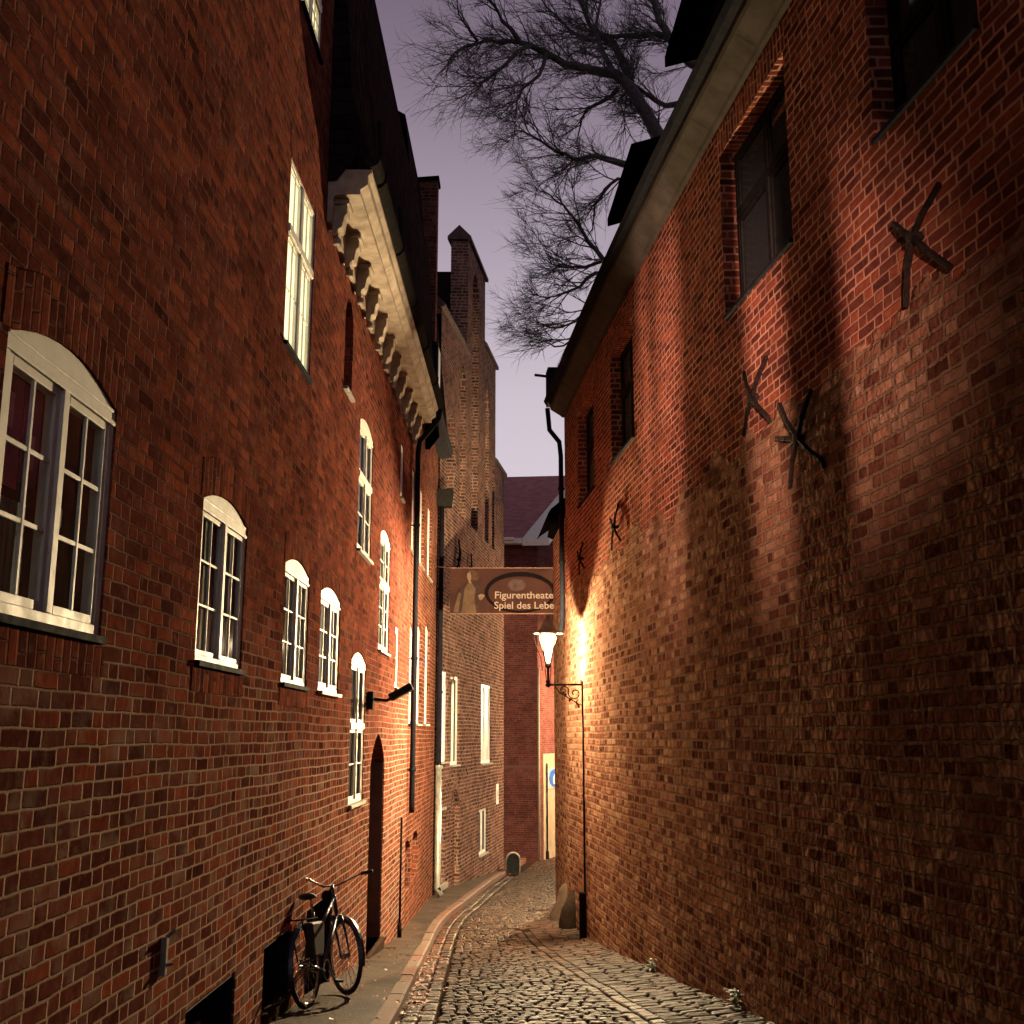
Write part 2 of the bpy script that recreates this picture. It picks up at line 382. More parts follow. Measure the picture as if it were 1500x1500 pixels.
# ------------------------------------------------------------------ wall sheets with real openings
def arch_z(o, y):
    y0, y1, z0, zs, rise, kind = o[:6]
    if rise == 0: return zs
    u = abs((y - (y0 + y1) / 2) / ((y1 - y0) / 2)); u = min(u, 1)
    if kind == 'point': return zs + rise * (1 - u ** 1.7) ** .9
    return zs + rise * (1 - u * u)
def wall_sheet(f, y0, y1, zb, zt, ops, depth, name, mat, parent, dy=None, dz=None, disp=None, mb=None, back=True):
    mb = mb or MB()
    ys = {round(y0, 4), round(y1, 4)}
    for o in ops:
        n = 10 if o[4] else 1
        for k in range(n + 1): ys.add(round(o[0] + (o[1] - o[0]) * k / n, 4))
    if dy:
        y = y0
        while y < y1: ys.add(round(y, 4)); y += dy
    ys = sorted(y for y in ys if y0 - 1e-4 <= y <= y1 + 1e-4)
    base = (lambda y: G(y) - .4) if zb is None else (lambda y: zb)
    top = zt if callable(zt) else (lambda y: zt)
    def pt(y, z): return f.P(y, z, disp(y, z) if disp else 0)
    def quad(ya, yb, a0, b0, a1, b1):
        if max(a1 - a0, b1 - b0) < 1e-4: return
        n = 1
        if dz: n = max(1, int(round((a1 - a0) / dz)))
        for k in range(n):
            s0, s1 = k / n, (k + 1) / n
            za0, za1, zb0, zb1 = a0 + (a1 - a0) * s0, a0 + (a1 - a0) * s1, b0 + (b1 - b0) * s0, b0 + (b1 - b0) * s1
            P = [pt(ya, za0), pt(yb, zb0), pt(yb, zb1), pt(ya, za1)]; U = [(ya, za0), (yb, zb0), (yb, zb1), (ya, za1)]
            if f.side < 0: P.reverse(); U.reverse()
            mb.face(P, U)
    for ya, yb in zip(ys[:-1], ys[1:]):
        if yb - ya < 1e-4: continue
        ym = (ya + yb) / 2
        ca, cb = base(ya), base(yb)
        for o in sorted([o for o in ops if o[0] < ym < o[1]], key=lambda o: o[2]):
            quad(ya, yb, ca, cb, o[2], o[2]); ca, cb = arch_z(o, ya), arch_z(o, yb)
        quad(ya, yb, ca, cb, top(ya), top(yb))
    for o in ops:
        a, b, z0, zs = o[:4]; dd = o[6] if len(o) > 6 else depth
        def rq(P, U):
            mb.face(P, U)
        for yy, sg in ((a, 1), (b, -1)):
            P = [f.P(yy, z0, 0), f.P(yy, z0, -dd), f.P(yy, zs, -dd), f.P(yy, zs, 0)]; U = [(yy, z0), (yy + dd * sg, z0), (yy + dd * sg, zs), (yy, zs)]
            rq(P, U)
        rq([f.P(a, z0, 0), f.P(b, z0, 0), f.P(b, z0, -dd), f.P(a, z0, -dd)], [(a, z0), (b, z0), (b, z0 + dd), (a, z0 + dd)])
        n = 10 if o[4] else 1
        for k in range(n):
            ya, yb = a + (b - a) * k / n, a + (b - a) * (k + 1) / n
            rq([f.P(ya, arch_z(o, ya), 0), f.P(yb, arch_z(o, yb), 0), f.P(yb, arch_z(o, yb), -dd), f.P(ya, arch_z(o, ya), -dd)], [(0, ya), (0, yb), (dd, yb), (dd, ya)])
    return mb.build(name, mat, parent)
def brick_arch(f, o, h, mat, parent, name='arch'):    # upright bricks over an opening, 4 mm proud
    mb = MB(); a, b = o[0] - .06, o[1] + .06; n = 14; q = .004
    def az(y):
        yy = min(max(y, o[0]), o[1]); return arch_z(o, yy)
    for k in range(n):
        ya, yb = a + (b - a) * k / n, a + (b - a) * (k + 1) / n
        P = [f.P(ya, az(ya), q), f.P(yb, az(yb), q), f.P(yb, az(yb) + h, q), f.P(ya, az(ya) + h, q)]
        U = [(.0, ya), (.0, yb), (h, yb), (h, ya)]
        if f.side < 0: P.reverse(); U.reverse()
        mb.face(P, U)
        mb.face([f.P(ya, az(ya) + h, q), f.P(yb, az(yb) + h, q), f.P(yb, az(yb) + h, -.05), f.P(ya, az(ya) + h, -.05)], [(h, ya), (h, yb), (h + .05, yb), (h + .05, ya)])
    return mb.build(name, mat, parent)

def window(f, o, parent, ncas=2, cols=2, rows=3, rec=.012, frame=.065, cas=.045, bar=.024, transom=None, curtain='dark', head=True,
           sill=True, fmat='white', silld=.035, label=None, sillm='dark'):
    y0, y1, z0, zs, rise, kind = o[:6]
    e = .002; mb = MB(); d0, d1 = -rec - .07, -rec
    y0 += e; y1 -= e; z0 += .045 if sill else e
    def B(ya, yb, za, zb, a=d0, b=d1): mb.fbox(f, ya, yb, za, zb, a, b)
    B(y0, y0 + frame, z0, zs - .001); B(y1 - frame, y1, z0, zs - .001)
    B(y0 + frame, y1 - frame, z0, z0 + frame * .9)
    if rise and head:
        n = 10; pts = [(y0, zs - .07)] + [(y0 + (y1 - y0) * k / n, arch_z(o, y0 + (y1 - y0) * k / n) - e) for k in range(n + 1)] + [(y1, zs - .07)]
        mb.prism([f.P(y, z, d0 - .003) for y, z in pts], Vector((f.side * (d1 - d0 + .006), 0, 0)))
        B(y0 + .02, y1 - .02, zs - .005, zs + .012, d1, d1 + .007)
        B(y0 + .0, y1 - .0, zs - .075, zs - .05, d1, d1 + .01)
    else:
        B(y0 + frame, y1 - frame, zs - frame, zs - e)
    zt = zs - (.075 if (rise and head) else frame)
    zb = z0 + frame * .9
    spans = []
    if transom:
        zt2 = zb + (zt - zb) * transom
        B(y0 + frame, y1 - frame, zt2 - .04, zt2 + .04, d0, d1 + .02); spans = [(zb, zt2 - .04, rows), (zt2 + .04, zt, max(1, rows - 1))]
    else: spans = [(zb, zt, rows)]
    a, b = y0 + frame, y1 - frame; w = (b - a)
    if ncas == 2:
        B((a + b) / 2 - .03, (a + b) / 2 + .03, zb, zt, d0, d1 + .012)
        cs = [(a, (a + b) / 2 - .03), ((a + b) / 2 + .03, b)]
    else: cs = [(a, b)]
    for zb_, zt_, r in spans:
        for (p, q) in cs:
            c0, c1 = d0 + .01, d1 - .006
            mb.fbox(f, p, p + cas, zb_, zt_, c0, c1); mb.fbox(f, q - cas, q, zb_, zt_, c0, c1)
            mb.fbox(f, p + cas, q - cas, zb_, zb_ + cas, c0, c1); mb.fbox(f, p + cas, q - cas, zt_ - cas, zt_, c0, c1)
            for k in range(1, cols):
                y = p + cas + (q - p - 2 * cas) * k / cols; mb.fbox(f, y - bar / 2, y + bar / 2, zb_ + cas, zt_ - cas, c1 - .018, c1 - .002)
            for k in range(1, r):
                z = zb_ + cas + (zt_ - zb_ - 2 * cas) * k / r; mb.fbox(f, p + cas, q - cas, z - bar / 2, z + bar / 2, c1 - .016, c1 - .004)
    fr = mb.build('window', M[fmat], parent, bevel=.004)
    if label: fr['label'] = label
    g = MB(); dg = d1 - .022
    g.face([f.P(y0 + frame, zb, dg), f.P(y1 - frame, zb, dg), f.P(y1 - frame, zt, dg), f.P(y0 + frame, zt, dg)]); g.build('pane', M['glass'], fr)
    # what hangs or stands behind the glass
    cu = MB(); dc = d1 - .026
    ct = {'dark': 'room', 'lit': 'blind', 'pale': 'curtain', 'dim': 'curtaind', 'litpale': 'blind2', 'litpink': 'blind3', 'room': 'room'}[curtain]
    if curtain in ('room',):
        cu.face([f.P(y0, z0, -1.4), f.P(y1, z0, -1.4), f.P(y1, zs, -1.4), f.P(y0, zs, -1.4)])
        for zz in (z0, zs): cu.face([f.P(y0, zz, d0), f.P(y1, zz, d0), f.P(y1, zz, -1.4), f.P(y0, zz, -1.4)])
        for yy in (y0, y1): cu.face([f.P(yy, z0, d0), f.P(yy, zs, d0), f.P(yy, zs, -1.4), f.P(yy, z0, -1.4)])
        cu.build('room_lining', M['room'], fr, fixn=False)
    else:
        n = 24
        for k in range(n):      # gently folded cloth
            ya, yb = y0 + (y1 - y0) * k / n, y0 + (y1 - y0) * (k + 1) / n
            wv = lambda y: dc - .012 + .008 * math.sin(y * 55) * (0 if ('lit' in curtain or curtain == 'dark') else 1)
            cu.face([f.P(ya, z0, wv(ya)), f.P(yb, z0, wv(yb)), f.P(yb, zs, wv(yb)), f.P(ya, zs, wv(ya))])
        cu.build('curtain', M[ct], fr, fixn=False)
    if sill:
        s_ = MB(); s_.fbox(f, o[0] + .003, o[1] - .003, o[2] + .003, o[2] + .042, d0, silld, o[2] + .003, o[2] + .042); s_.build('sill', M[sillm], fr, bevel=.004)
    return fr

def O(f, l, r, b, rise=0., kind='seg', w=None, depth=None):
    """opening from measured points: l near/top corner, r far/top corner, b bottom corner"""
    yr, zs = f.at(*r); yb, zb = f.at(*b)
    yl = f.at(*l)[0] if l else yr - w
    o = [min(yl, yr), max(yl, yr), zb, zs, rise, kind]
    if depth: o.append(depth)
    return tuple(o)

# ================================================================== GROUND
mb = MB()
gy = [-60, -30, -10, 0, 5, 11, 15, 19, 23.5, 28, 32, 36, 42, 60, 150]
gx = [-120, -60, -20, -6, 0, 6, 20, 60, 120]
for i in range(len(gy) - 1):
    for j in range(len(gx) - 1):
        mb.face([(gx[j], gy[i], G(gy[i]) - .05), (gx[j + 1], gy[i], G(gy[i]) - .05), (gx[j + 1], gy[i + 1], G(gy[i + 1]) - .05), (gx[j], gy[i + 1], G(gy[i + 1]) - .05)])
tag(mb.build('ground', M['soil']), kind='structure')

KP = [(-16, -.7), (0, -.88), (5, -.98), (11, -1.07), (15, -1.2), (19, -1.33), (21, -1.34), (23, -1.26), (25, -1.04), (28, -.78), (31, -.55), (34, -.3), (37, .05), (41, .5), (46, 1.2)]
def K(y): return (interp(KP, y - .5) + interp(KP, y) + interp(KP, y + .5)) / 3
def leftX(y): return L.X(y) if y < 26 else (D.X(y) if y < 36.3 else interp([(36.3, D.X(36.3)), (38, -1.5), (41, -1.5), (60, -1.5)], y))
# pavement
mb = MB(); y = -16.
while y < 44:
    y2 = y + .5
    for k in range(3):
        fx = lambda yy, q: leftX(yy) - .05 + (K(yy) - .13 - leftX(yy) + .05) * q
        q0, q1 = k / 3, (k + 1) / 3
        hz = lambda yy, q: G(yy) + .10 + .03 * (1 - q) + .006 * noise.noise(Vector((yy, q * 2, 3)))
        mb.face([(fx(y, q0), y, hz(y, q0)), (fx(y, q1), y, hz(y, q1)), (fx(y2, q1), y2, hz(y2, q1)), (fx(y2, q0), y2, hz(y2, q0))])
    y = y2
tag(mb.build('pavement', M['pave']), kind='structure')
# kerb stones
mb = MB(); y = -16.; random.seed(3)
while y < 43:
    ln = random.uniform(.6, 1.1); y2 = y + ln - .012; h = random.uniform(-.004, .006)
    vs = []
    for yy in (y, y2):
        x = K(yy); z = G(yy) + .104 + h
        vs += [(x - .15, yy, z - .25), (x - .15, yy, z), (x - .02, yy, z), (x, yy, z - .018), (x + .004, yy, z - .25)]
    mb.mesh(vs, [(0, 1, 2, 3, 4), (9, 8, 7, 6, 5), (1, 0, 5, 6), (2, 1, 6, 7), (3, 2, 7, 8), (4, 3, 8, 9)])
    y += ln
tag(mb.build('kerb', M['kerb']), kind='structure')

# road of cut stones
def stone(mb, cx, cy, wx, wy, ang, zf, h=.05, gap=.008):
    ca, sa = math.cos(ang), math.sin(ang); j = lambda s: random.uniform(-s, s)
    tilt = (j(.05), j(.05)); dz = j(.007)
    rings = []
    for (ins, zz) in ((gap, -.06), (gap, -.016), (gap + .007, -.003), (gap + .02, .003)):
        ring = []
        for qx, qy in ((-1, -1), (0, -1.0), (1, -1), (1, 1), (0, 1.0), (-1, 1)):
            lx = qx * (wx / 2 - ins); ly = qy * (wy / 2 - ins)
            if qx != 0: lx -= qx * .004
            lx += j(.003); ly += j(.003)
            x = cx + lx * ca - ly * sa; yy = cy + lx * sa + ly * ca
            ring.append((x, yy, zf(x, yy) + zz + dz + (lx * tilt[0] + ly * tilt[1] if zz > -.05 else 0)))
        rings.append(ring)
    b = len(mb.v)
    for r in rings: mb.v += r
    for a in range(3):
        for k in range(6):
            k2 = (k + 1) % 6; mb.f.append((b + a * 6 + k, b + a * 6 + k2, b + (a + 1) * 6 + k2, b + (a + 1) * 6 + k)); mb.uv.append(None)
    mb.f.append(tuple(b + 18 + k for k in range(6))); mb.uv.append(None)
def roadz(x, y):
    k = K(y); r = RW.X(y) if y < 24 else 3
    t = (x - k) / max(.5, r - k)
    side = 0
    edge = r - .95
    if y < 22 and x > edge: side = (x - edge) * .10
    return G(y) + .02 - .035 * math.cos(t * 2 * math.pi) * .5 + side + .012 * noise.noise(Vector((x * 1.3, y * 1.3, 0)))
random.seed(11); mb = MB(); y = 3.
while y < 44:
    wy = random.uniform(.082, .10); xr = (RW.X(y) - 1.15) if y < 21 else (RW.X(min(y, 24)) - .15 if y < 24 else interp([(24, .75), (27, 2.0), (44, 4)], y))
    x = K(y) + .02 + .34 + random.uniform(0, .06)
    while x < xr:
        wx = random.uniform(.10, .175); bend = .10 * ((x - K(y)) / max(1, xr - K(y)) - .5) ** 2 * 4
        stone(mb, x + wx / 2, y - bend, wx, wy, random.uniform(-.04, .04), roadz); x += wx
    y += wy
for col in range(2):              # channel courses running with the kerb
    y = 3.
    while y < 34:
        ly = random.uniform(.15, .24); xx = K(y + ly / 2) + .02 + .085 + col * .17
        a = math.atan2(K(y + ly) - K(y), ly)
        stone(mb, xx, y + ly / 2, .165, ly, -a, roadz); y += ly
for col in range(2):              # channel on the wall side
    y = 3.
    while y < 20.5:
        ly = random.uniform(.13, .2); xx = RW.X(y) - 1.15 + .08 + col * .15 + .02
        stone(mb, xx, y + ly / 2, .15, ly, math.atan2(RW.X(y) - RW.X(y + ly), ly), roadz); y += ly
y = 3.
while y < 22:                      # narrow stones set square to the wall
    wy = random.uniform(.075, .10); x = RW.X(y) - .83
    a = random.uniform(-.03, .03) + .12
    while x < RW.X(y) - .0:
        wx = random.uniform(.2, .3); stone(mb, x + wx / 2, y, wx, wy, a, roadz); x += wx
    y += wy
tag(mb.build('cobbled_road', M['cobble'], smooth=False), kind='structure')
# leaf litter along the kerb
random.seed(5); mb = MB()
for k in range(620):
    y = random.uniform(9.5, 17) if random.random() < .8 else random.uniform(17, 24); x = K(y) + abs(random.gauss(0, .13)) + .02
    if random.random() < .1: x = random.uniform(leftX(y) + .1, K(y))
    z = (roadz(x, y) + .014) if x > K(y) else G(y) + .135
    a = random.uniform(0, 6.28); s = random.uniform(.018, .04); u = Vector((math.cos(a), math.sin(a), random.uniform(-.3, .3))) * s; w = Vector((-math.sin(a), math.cos(a), random.uniform(-.3, .3))) * s * .6
    c = Vector((x, y, z + .008)); mb.face([c - u, c - w + Vector((0, 0, .006)), c + u, c + w + Vector((0, 0, .006))])
tag(mb.build('fallen_leaves', M['leafr']), 'reddish fallen leaves along the kerb', 'leaves', kind='stuff')

# ================================================================== LEFT: big brick house
A = empty('brick_house', L.P(5, G(5), 0), 'tall dark red brick house nearest on the left with white arched windows', 'house')
W1 = O(L, (12, 490), (172, 606), (158, 948), .13)
W2 = O(L, (299, 722), (363, 776), (352, 990), .11)
W3 = O(L, (419, 815), (454, 849), (447, 1013), .10)
W4 = O(L, (471, 859), (499, 885), (496, 1023), .10)
W5 = O(L, (516, 956), (536, 974), (528, 1178), .12)
U0 = O(L, None, (474, -30), (468, 92), 0., w=1.0)
U1 = O(L, (427, 238), (463, 314), (455, 567), 0.)
YA = 11.06
PROTO = {}
CEL = [O(L, (387, 1388), (428, 1354), (422, 1520), 0.), O(L, (272, 1480), (345, 1432), (345, 1600), 0.)]
CEL = [(o[0], o[1], G(o[0]) - .3, min(o[3], 9), 0., 'seg', .35) for o in CEL]
def cellar_top(o, l, r):           # opening whose lintel is level
    zz = (L.at(*l)[1] + L.at(*r)[1]) / 2
    return (o[0], o[1], o[2], zz) + o[4:]
CEL[0] = cellar_top(CEL[0], (387, 1390), (428, 1352)); CEL[1] = cellar_top(CEL[1], (277, 1467), (345, 1430))
opsA = [W1, W2, W3, U0, U1, CEL[1]]
opsA = [o for o in opsA if o[1] < YA]
Bops = []
for o in (W4, W5, CEL[0]):
    (opsA if o[1] < YA else Bops).append(o)
wall_sheet(L, -16, YA, None, 15.5, opsA, .3, 'wall', M['brickA'], A)
mb = MB(); mb.face([L.P(YA, 5, 0), L.P(YA, 5, -7), L.P(YA, 15.5, -7), L.P(YA, 15.5, 0)], [(0, 5), (7, 5), (7, 15.5), (0, 15.5)])
mb.build('wall', M['brickA'], A, fixn=False); mb = MB()
mb.face([L.P(-16, -3, 0), L.P(-16, -3, -7), L.P(-16, 15.5, -7), L.P(-16, 15.5, 0)], [(0, -3), (7, -3), (7, 15.5), (0, 15.5)])
mb.build('wall', M['brickA'], A, fixn=False)
mb = MB(); mb.prism([L.P(-16, 15.5, .25), L.P(-16, 15.5, -7.2), L.P(-16, 19.5, -3.5)], (0, YA + 16.2, 0)); mb.build('roof', M['tiled'], A)
fw = window(L, W1, A, 2, 2, 3, curtain='room', frame=.06, label='wide arched window with a purple poster in its upper panes')
# things inside the near window
mb = MB(); y0, y1, z0, zs = W1[:4]
xm = lambda d: d
mb.fbox(L, y0 + .14, y0 + .36, zs - .62, zs - .12, -.085, -.08); mb.fbox(L, y0 + .38, y0 + .55, zs - .58, zs - .12, -.085, -.08)
po = mb.build('poster', M['purple'], fw)
mb = MB()
for a, b, c, d_ in ((.16, .2, .5, .3), (.22, .27, .36, .2), (.41, .45, .42, .26), (.46, .5, .5, .34)): mb.fbox(L, y0 + a, y0 + b, zs - c, zs - d_, -.079, -.077)
mb.build('poster_print', M['pink'], fw)
mb = MB()
for k in range(7):
    yy = y0 + .2 + k * .055; mb.fbox(L, yy, yy + .03, z0 + .1, zs - .65, -.13 - .02 * (k % 2), -.12)
mb.build('curtain', M['curtain'], fw)
mb = MB()      # small dolls hanging behind the right casement
for yy, zz in ((y1 - .42, zs - .55), (y1 - .44, zs - 1.0)):
    mb.lathe([(0, .06), (.03, .05), (.035, .02), (.02, -.02), (.05, -.06), (.05, -.14), (.02, -.2), (.03, -.3), (0, -.4)], L.P(yy, zz, -.12), 10)
mb.build('doll', simple('doll_cloth', (.16, .12, .13), .8, col2=(.12, .25, .04), scale=12), fw, smooth=True)
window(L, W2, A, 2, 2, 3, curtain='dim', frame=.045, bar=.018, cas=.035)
window(L, W3, A, 2, 2, 3, curtain='pale', frame=.045, bar=.018, cas=.035)
window(L, U0, A, 2, 2, 3, curtain='lit', frame=.04, cas=.03, bar=.016, transom=.6)
window(L, U1, A, 2, 2, 2, curtain='lit', frame=.04, cas=.03, bar=.016, transom=.62, label='lit upper window glowing pale yellow')
for o in (W1, W2, W3): brick_arch(L, o, .27, M['brickA'], A)
for o in (U0, U1): brick_arch(L, o, .27, M['brickA'], A)
for o in (W1, W2, W3):
    mb = MB(); mb.face([L.P(o[0] - .05, o[2] - .16, .006), L.P(o[1] + .05, o[2] - .16, .006), L.P(o[1] + .05, o[2] - .002, .006), L.P(o[0] - .05, o[2] - .002, .006)], [(0, o[0]), (0, o[1]), (.16, o[1]), (.16, o[0])]); mb.build('sill_course', M['brickA'], A, fixn=False)
def cellar(o, par, board):
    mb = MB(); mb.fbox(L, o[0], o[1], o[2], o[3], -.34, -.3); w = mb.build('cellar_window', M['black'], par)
    mb = MB(); mb.fbox(L, o[1] - .03, o[1] - .002, o[2], o[3] - .002, -.29, -.015); mb.fbox(L, o[0] + .002, o[1] - .031, o[3] - .03, o[3] - .002, -.29, -.015); mb.build('reveal_shade', M['black'], w)  # black boards over far jamb and lintel, painting the reveal as unlit
    if board:
        mb = MB(); mb.fbox(L, o[0] + .02, o[1] - .3, o[2], o[3] - .28, -.2, -.16); mb.build('board', M['board'], w)
    mb = MB(); mb.fbox(L, o[0] - .03, o[1] + .03, o[2], G(o[0]) + .16, -.1, .012); mb.build('sill', M['stone'], w)
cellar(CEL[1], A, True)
mb = MB(); y, z = L.at(236, 1398)
mb.fbox(L, y - .02, y + .02, z - .12, z + .1, .0, .035); mb.bar(L.P(y, z + .1, .03), L.P(y + .05, z + .13, .06), .02); mb.bar(L.P(y, z - .06, .03), L.P(y + .04, z - .06, .06), .02)
tag(mb.build('wall_hook', M['zincl'], bevel=.004), 'small metal bracket low on the near left brick wall', 'hook')

# ================================================================== LEFT: house with white cornice
B = empty('cornice_house', L.P(15, G(15), 0), 'brick house with a bracketed white cornice and an arched dark door', 'house')
YB = 20.15
D0 = O(L, (543, 1112), (563, 1112), (556, 1374), .35, 'point'); D0 = (D0[0], D0[1], D0[2], L.at(563, 1112)[1] - .05, .42, 'point', .45)
CB = (L.at(447, 1400)[0], L.at(484, 1400)[0], -1.5, (L.at(448, 1336)[1] + L.at(481, 1311)[1]) / 2, 0., 'seg', .3)
CB = (CB[0], CB[1], G(CB[0]) - .3, CB[3], 0., 'seg', .3)
U2 = O(L, (506.5, 462), (518, 478), (517, 595), .25, 'point', depth=.4)
U3 = O(L, (528, 620), (547, 649), (542, 828), .12)
U3b = O(L, None, (591.5, 657), (590, 738), 0., w=.42)
U4 = O(L, (558, 780), (572, 799), (568, 963), .12)
S1 = O(L, None, (584, 921), (582, 1012), 0., w=.42)
Bops += [D0, CB, U2, U3, U3b, U4, S1]
wall_sheet(L, YA, YB, None, 7.55, Bops, .3, 'wall', M['brickA'], B)
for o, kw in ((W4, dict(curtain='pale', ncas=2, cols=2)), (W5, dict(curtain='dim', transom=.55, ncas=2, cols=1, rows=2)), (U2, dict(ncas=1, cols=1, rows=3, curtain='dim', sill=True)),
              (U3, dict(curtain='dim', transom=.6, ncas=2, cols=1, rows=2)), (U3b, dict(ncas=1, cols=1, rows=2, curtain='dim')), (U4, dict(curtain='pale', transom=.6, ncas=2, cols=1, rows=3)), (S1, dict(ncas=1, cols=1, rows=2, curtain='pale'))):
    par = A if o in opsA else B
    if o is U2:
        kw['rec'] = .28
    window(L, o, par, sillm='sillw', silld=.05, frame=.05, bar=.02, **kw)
    if o[4] and o is not U2: brick_arch(L, o, .2, M['brickA'], par)
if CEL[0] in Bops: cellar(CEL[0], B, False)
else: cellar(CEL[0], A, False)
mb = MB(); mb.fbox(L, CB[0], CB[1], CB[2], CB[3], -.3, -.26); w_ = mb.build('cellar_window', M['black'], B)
mb = MB(); mb.fbox(L, CB[1] - .03, CB[1] - .002, CB[2], CB[3] - .002, -.25, -.015); mb.build('reveal_shade', M['black'], w_)  # black board stands in for shade on the far jamb
mb = MB(); mb.fbox(L, D0[0], D0[1], D0[2] - .02, D0[3] + .45, -.44, -.39); dr = mb.build('door', M['door'], B)
mb = MB(); mb.fbox(L, D0[1] - .03, D0[1] - .002, D0[2] + .002, D0[3], -.385, -.015); mb.build('door_reveal_shade', M['door'], dr)  # dark board over the far jamb puts its shade into the colour
mb = MB()
for k in range(5): yy = D0[0] + .06 + (D0[1] - D0[0] - .12) * k / 4; mb.fbox(L, yy - .012, yy + .012, D0[2] + .05, D0[3] + .3, -.39, -.38)
mb.build('moulding', M['door'], dr)
mb = MB(); mb.tube([L.P(D0[1] - .14, D0[2] + 1.05, -.38), L.P(D0[1] - .14, D0[2] + 1.05, -.33), L.P(D0[1] - .26, D0[2] + 1.05, -.33)], .012); mb.build('handle', M['iron'], dr, smooth=True)
mb = MB(); mb.fbox(L, D0[0] - .05, D0[1] + .05, D0[2] - .35, D0[2], -.42, .06); mb.fbox(L, D0[0] - .12, D0[1] + .12, D0[2] - .6, D0[2] - .16, .06, .22); mb.build('doorstep', M['stone'], B, bevel=.01)
# cornice
cy0, cy1 = YA + .02, YB - .1
def sweep(mb, f, y0, y1, prof, step=2.0, closed=True):
    n = max(1, int((y1 - y0) / step)); 
    for k in range(n):
        ya, yb = y0 + (y1 - y0) * k / n, y0 + (y1 - y0) * (k + 1) / n
        m = len(prof)
        for i in range(m if closed else m - 1):
            (d0, z0), (d1, z1) = prof[i], prof[(i + 1) % m]
            mb.face([f.P(ya, z0, d0), f.P(yb, z0, d0), f.P(yb, z1, d1), f.P(ya, z1, d1)])
    if closed:
        for yy in (y0, y1): mb.face([f.P(yy, z, d) for d, z in prof])
mb = MB(); sweep(mb, L, cy0, cy1, [(.003, 7.12), (.05, 7.12), (.06, 7.4), (.09, 7.44), (.36, 7.44), (.36, 7.5), (.44, 7.56), (.44, 7.66), (.48, 7.7), (.48, 7.74), (.003, 7.74)], 20)
co = mb.build('cornice', M['plaster'], B)
nb = 11
for k in range(nb):
    yc = cy0 + .22 + (cy1 - cy0 - .5) * k / (nb - 1); w = .1; mb = MB()
    prof = [(.04, 7.02), (.09, 7.02), (.11, 7.10), (.15, 7.12), (.17, 7.24), (.2, 7.28), (.2, 7.437), (.04, 7.437)]
    mb.prism([L.P(yc - w, z, d) for d, z in prof], (0, 2 * w, 0)); mb.fbox(L, yc - w - .03, yc + w + .03, 7.38, 7.4365, .045, .225)
    mb.lathe([(0, -.05), (.04, -.04), (.05, 0), (.04, .04), (0, .05)], L.P(yc, 6.99, .08), 8)
    mb.build('bracket', M['plaster'], co)
mb = MB(); pr = [(.44 + .0 + .10 * math.cos(t), 7.86 + .11 * math.sin(t)) for t in [math.pi + math.pi * k / 8 for k in range(9)]]
pr = [(d + .04, z) for d, z in pr]; sweep(mb, L, cy0 - .05, cy1 + .1, pr + [(d, z + .0) for d, z in [(.57, 7.9), (.35, 7.9)]], 20)
gt = mb.build('gutter', M['lead'], B)
for yy in [cy0 + 1.8 * k + .4 for k in range(5)]:
    mb = MB(); sweep(mb, L, yy, yy + .03, [(.36, 7.9), (.365, 7.8), (.42, 7.735), (.53, 7.735), (.595, 7.8), (.6, 7.9)], 20); mb.build('gutter_strap', M['lead'], gt)
# steep dark roof
mb = MB(); uv = lambda y, s: (y, s)
def rquad(f, ya, yb, d0, z0, d1, z1): mb.face([f.P(ya, z0, d0), f.P(yb, z0, d0), f.P(yb, z1, d1), f.P(ya, z1, d1)], [(ya, z0), (yb, z0), (yb, z1), (ya, z1)])
rquad(L, YA, 22.6, .30, 7.88, -.02, 12.15); rquad(L, YA, 22.6, -.02, 12.15, -5, 15); 
for yy in (YA, 22.6): mb.face([L.P(yy, 7.6, .1), L.P(yy, 7.88, .3), L.P(yy, 12.15, -.02), L.P(yy, 15, -5), L.P(yy, 7.6, -5)], [(0, 7), (0, 8), (0, 12), (5, 15), (5, 7)])
mb.build('roof', M['tiled'], B, fixn=False)
mb = MB(); mb.fbox(L, YA + .1, YA + 1.2, 12.0, 12.25, -.4, .02); mb.fbox(L, YA + .05, YA + .2, 12.6, 13.6, -1.2, .0)
mb.bar(L.P(YA + .3, 12.2, 0), L.P(YA + .3, 12.9, -.05), .06); mb.build('roof_hatch', M['dark'], B)
for yy in (13.2, 15.6):
    mb = MB(); mb.tube([L.P(yy, 8.4, .3), L.P(yy, 9.6, .24)], .03, 8); mb.build('vent_pipe', M['lead'], B)
# downpipe at its far corner
def pipe(name, f, pts, r, mat, label, collars=(), grp=None):
    mb = MB(); P = [f.P(*p) for p in pts]; mb.tube(P, r, 10); p = mb.build(name, mat, smooth=True)
    tag(p, label, 'downpipe', grp)
    for c in collars:
        m2 = MB(); m2.lathe([(r + .012, -.03), (r + .018, 0), (r + .012, .03), (r, .03), (r, -.03)][::-1], f.P(*c), 12); m2.fbox(f, c[0] - .012, c[0] + .012, c[1] - .012, c[1] + .012, -.01, c[2]); m2.build('pipe_clip', mat, p)
    return p
yp = YB + .12
pipe('downpipe', L, [(yp, 7.78, .5), (yp, 7.6, .48), (yp, 7.35, .3), (yp, 7.15, .12), (yp, 6.9, .09), (yp, 0.4, .09), (yp, .25, .09)], .05, M['dark'], 'dark downpipe at the end of the white cornice', [(yp, 5.5, .09), (yp, 3, .09), (yp, 1.0, .09)])
yq = L.at(581, 1370)[0]
mb = MB(); mb.tube([L.P(yq, .25, .045), L.P(yq, G(yq) + .1, .045)], .018, 8); mb.tube([L.P(yq, G(yq) + .35, .045), L.P(yq, G(yq) + .12, .045)], .035, 8)
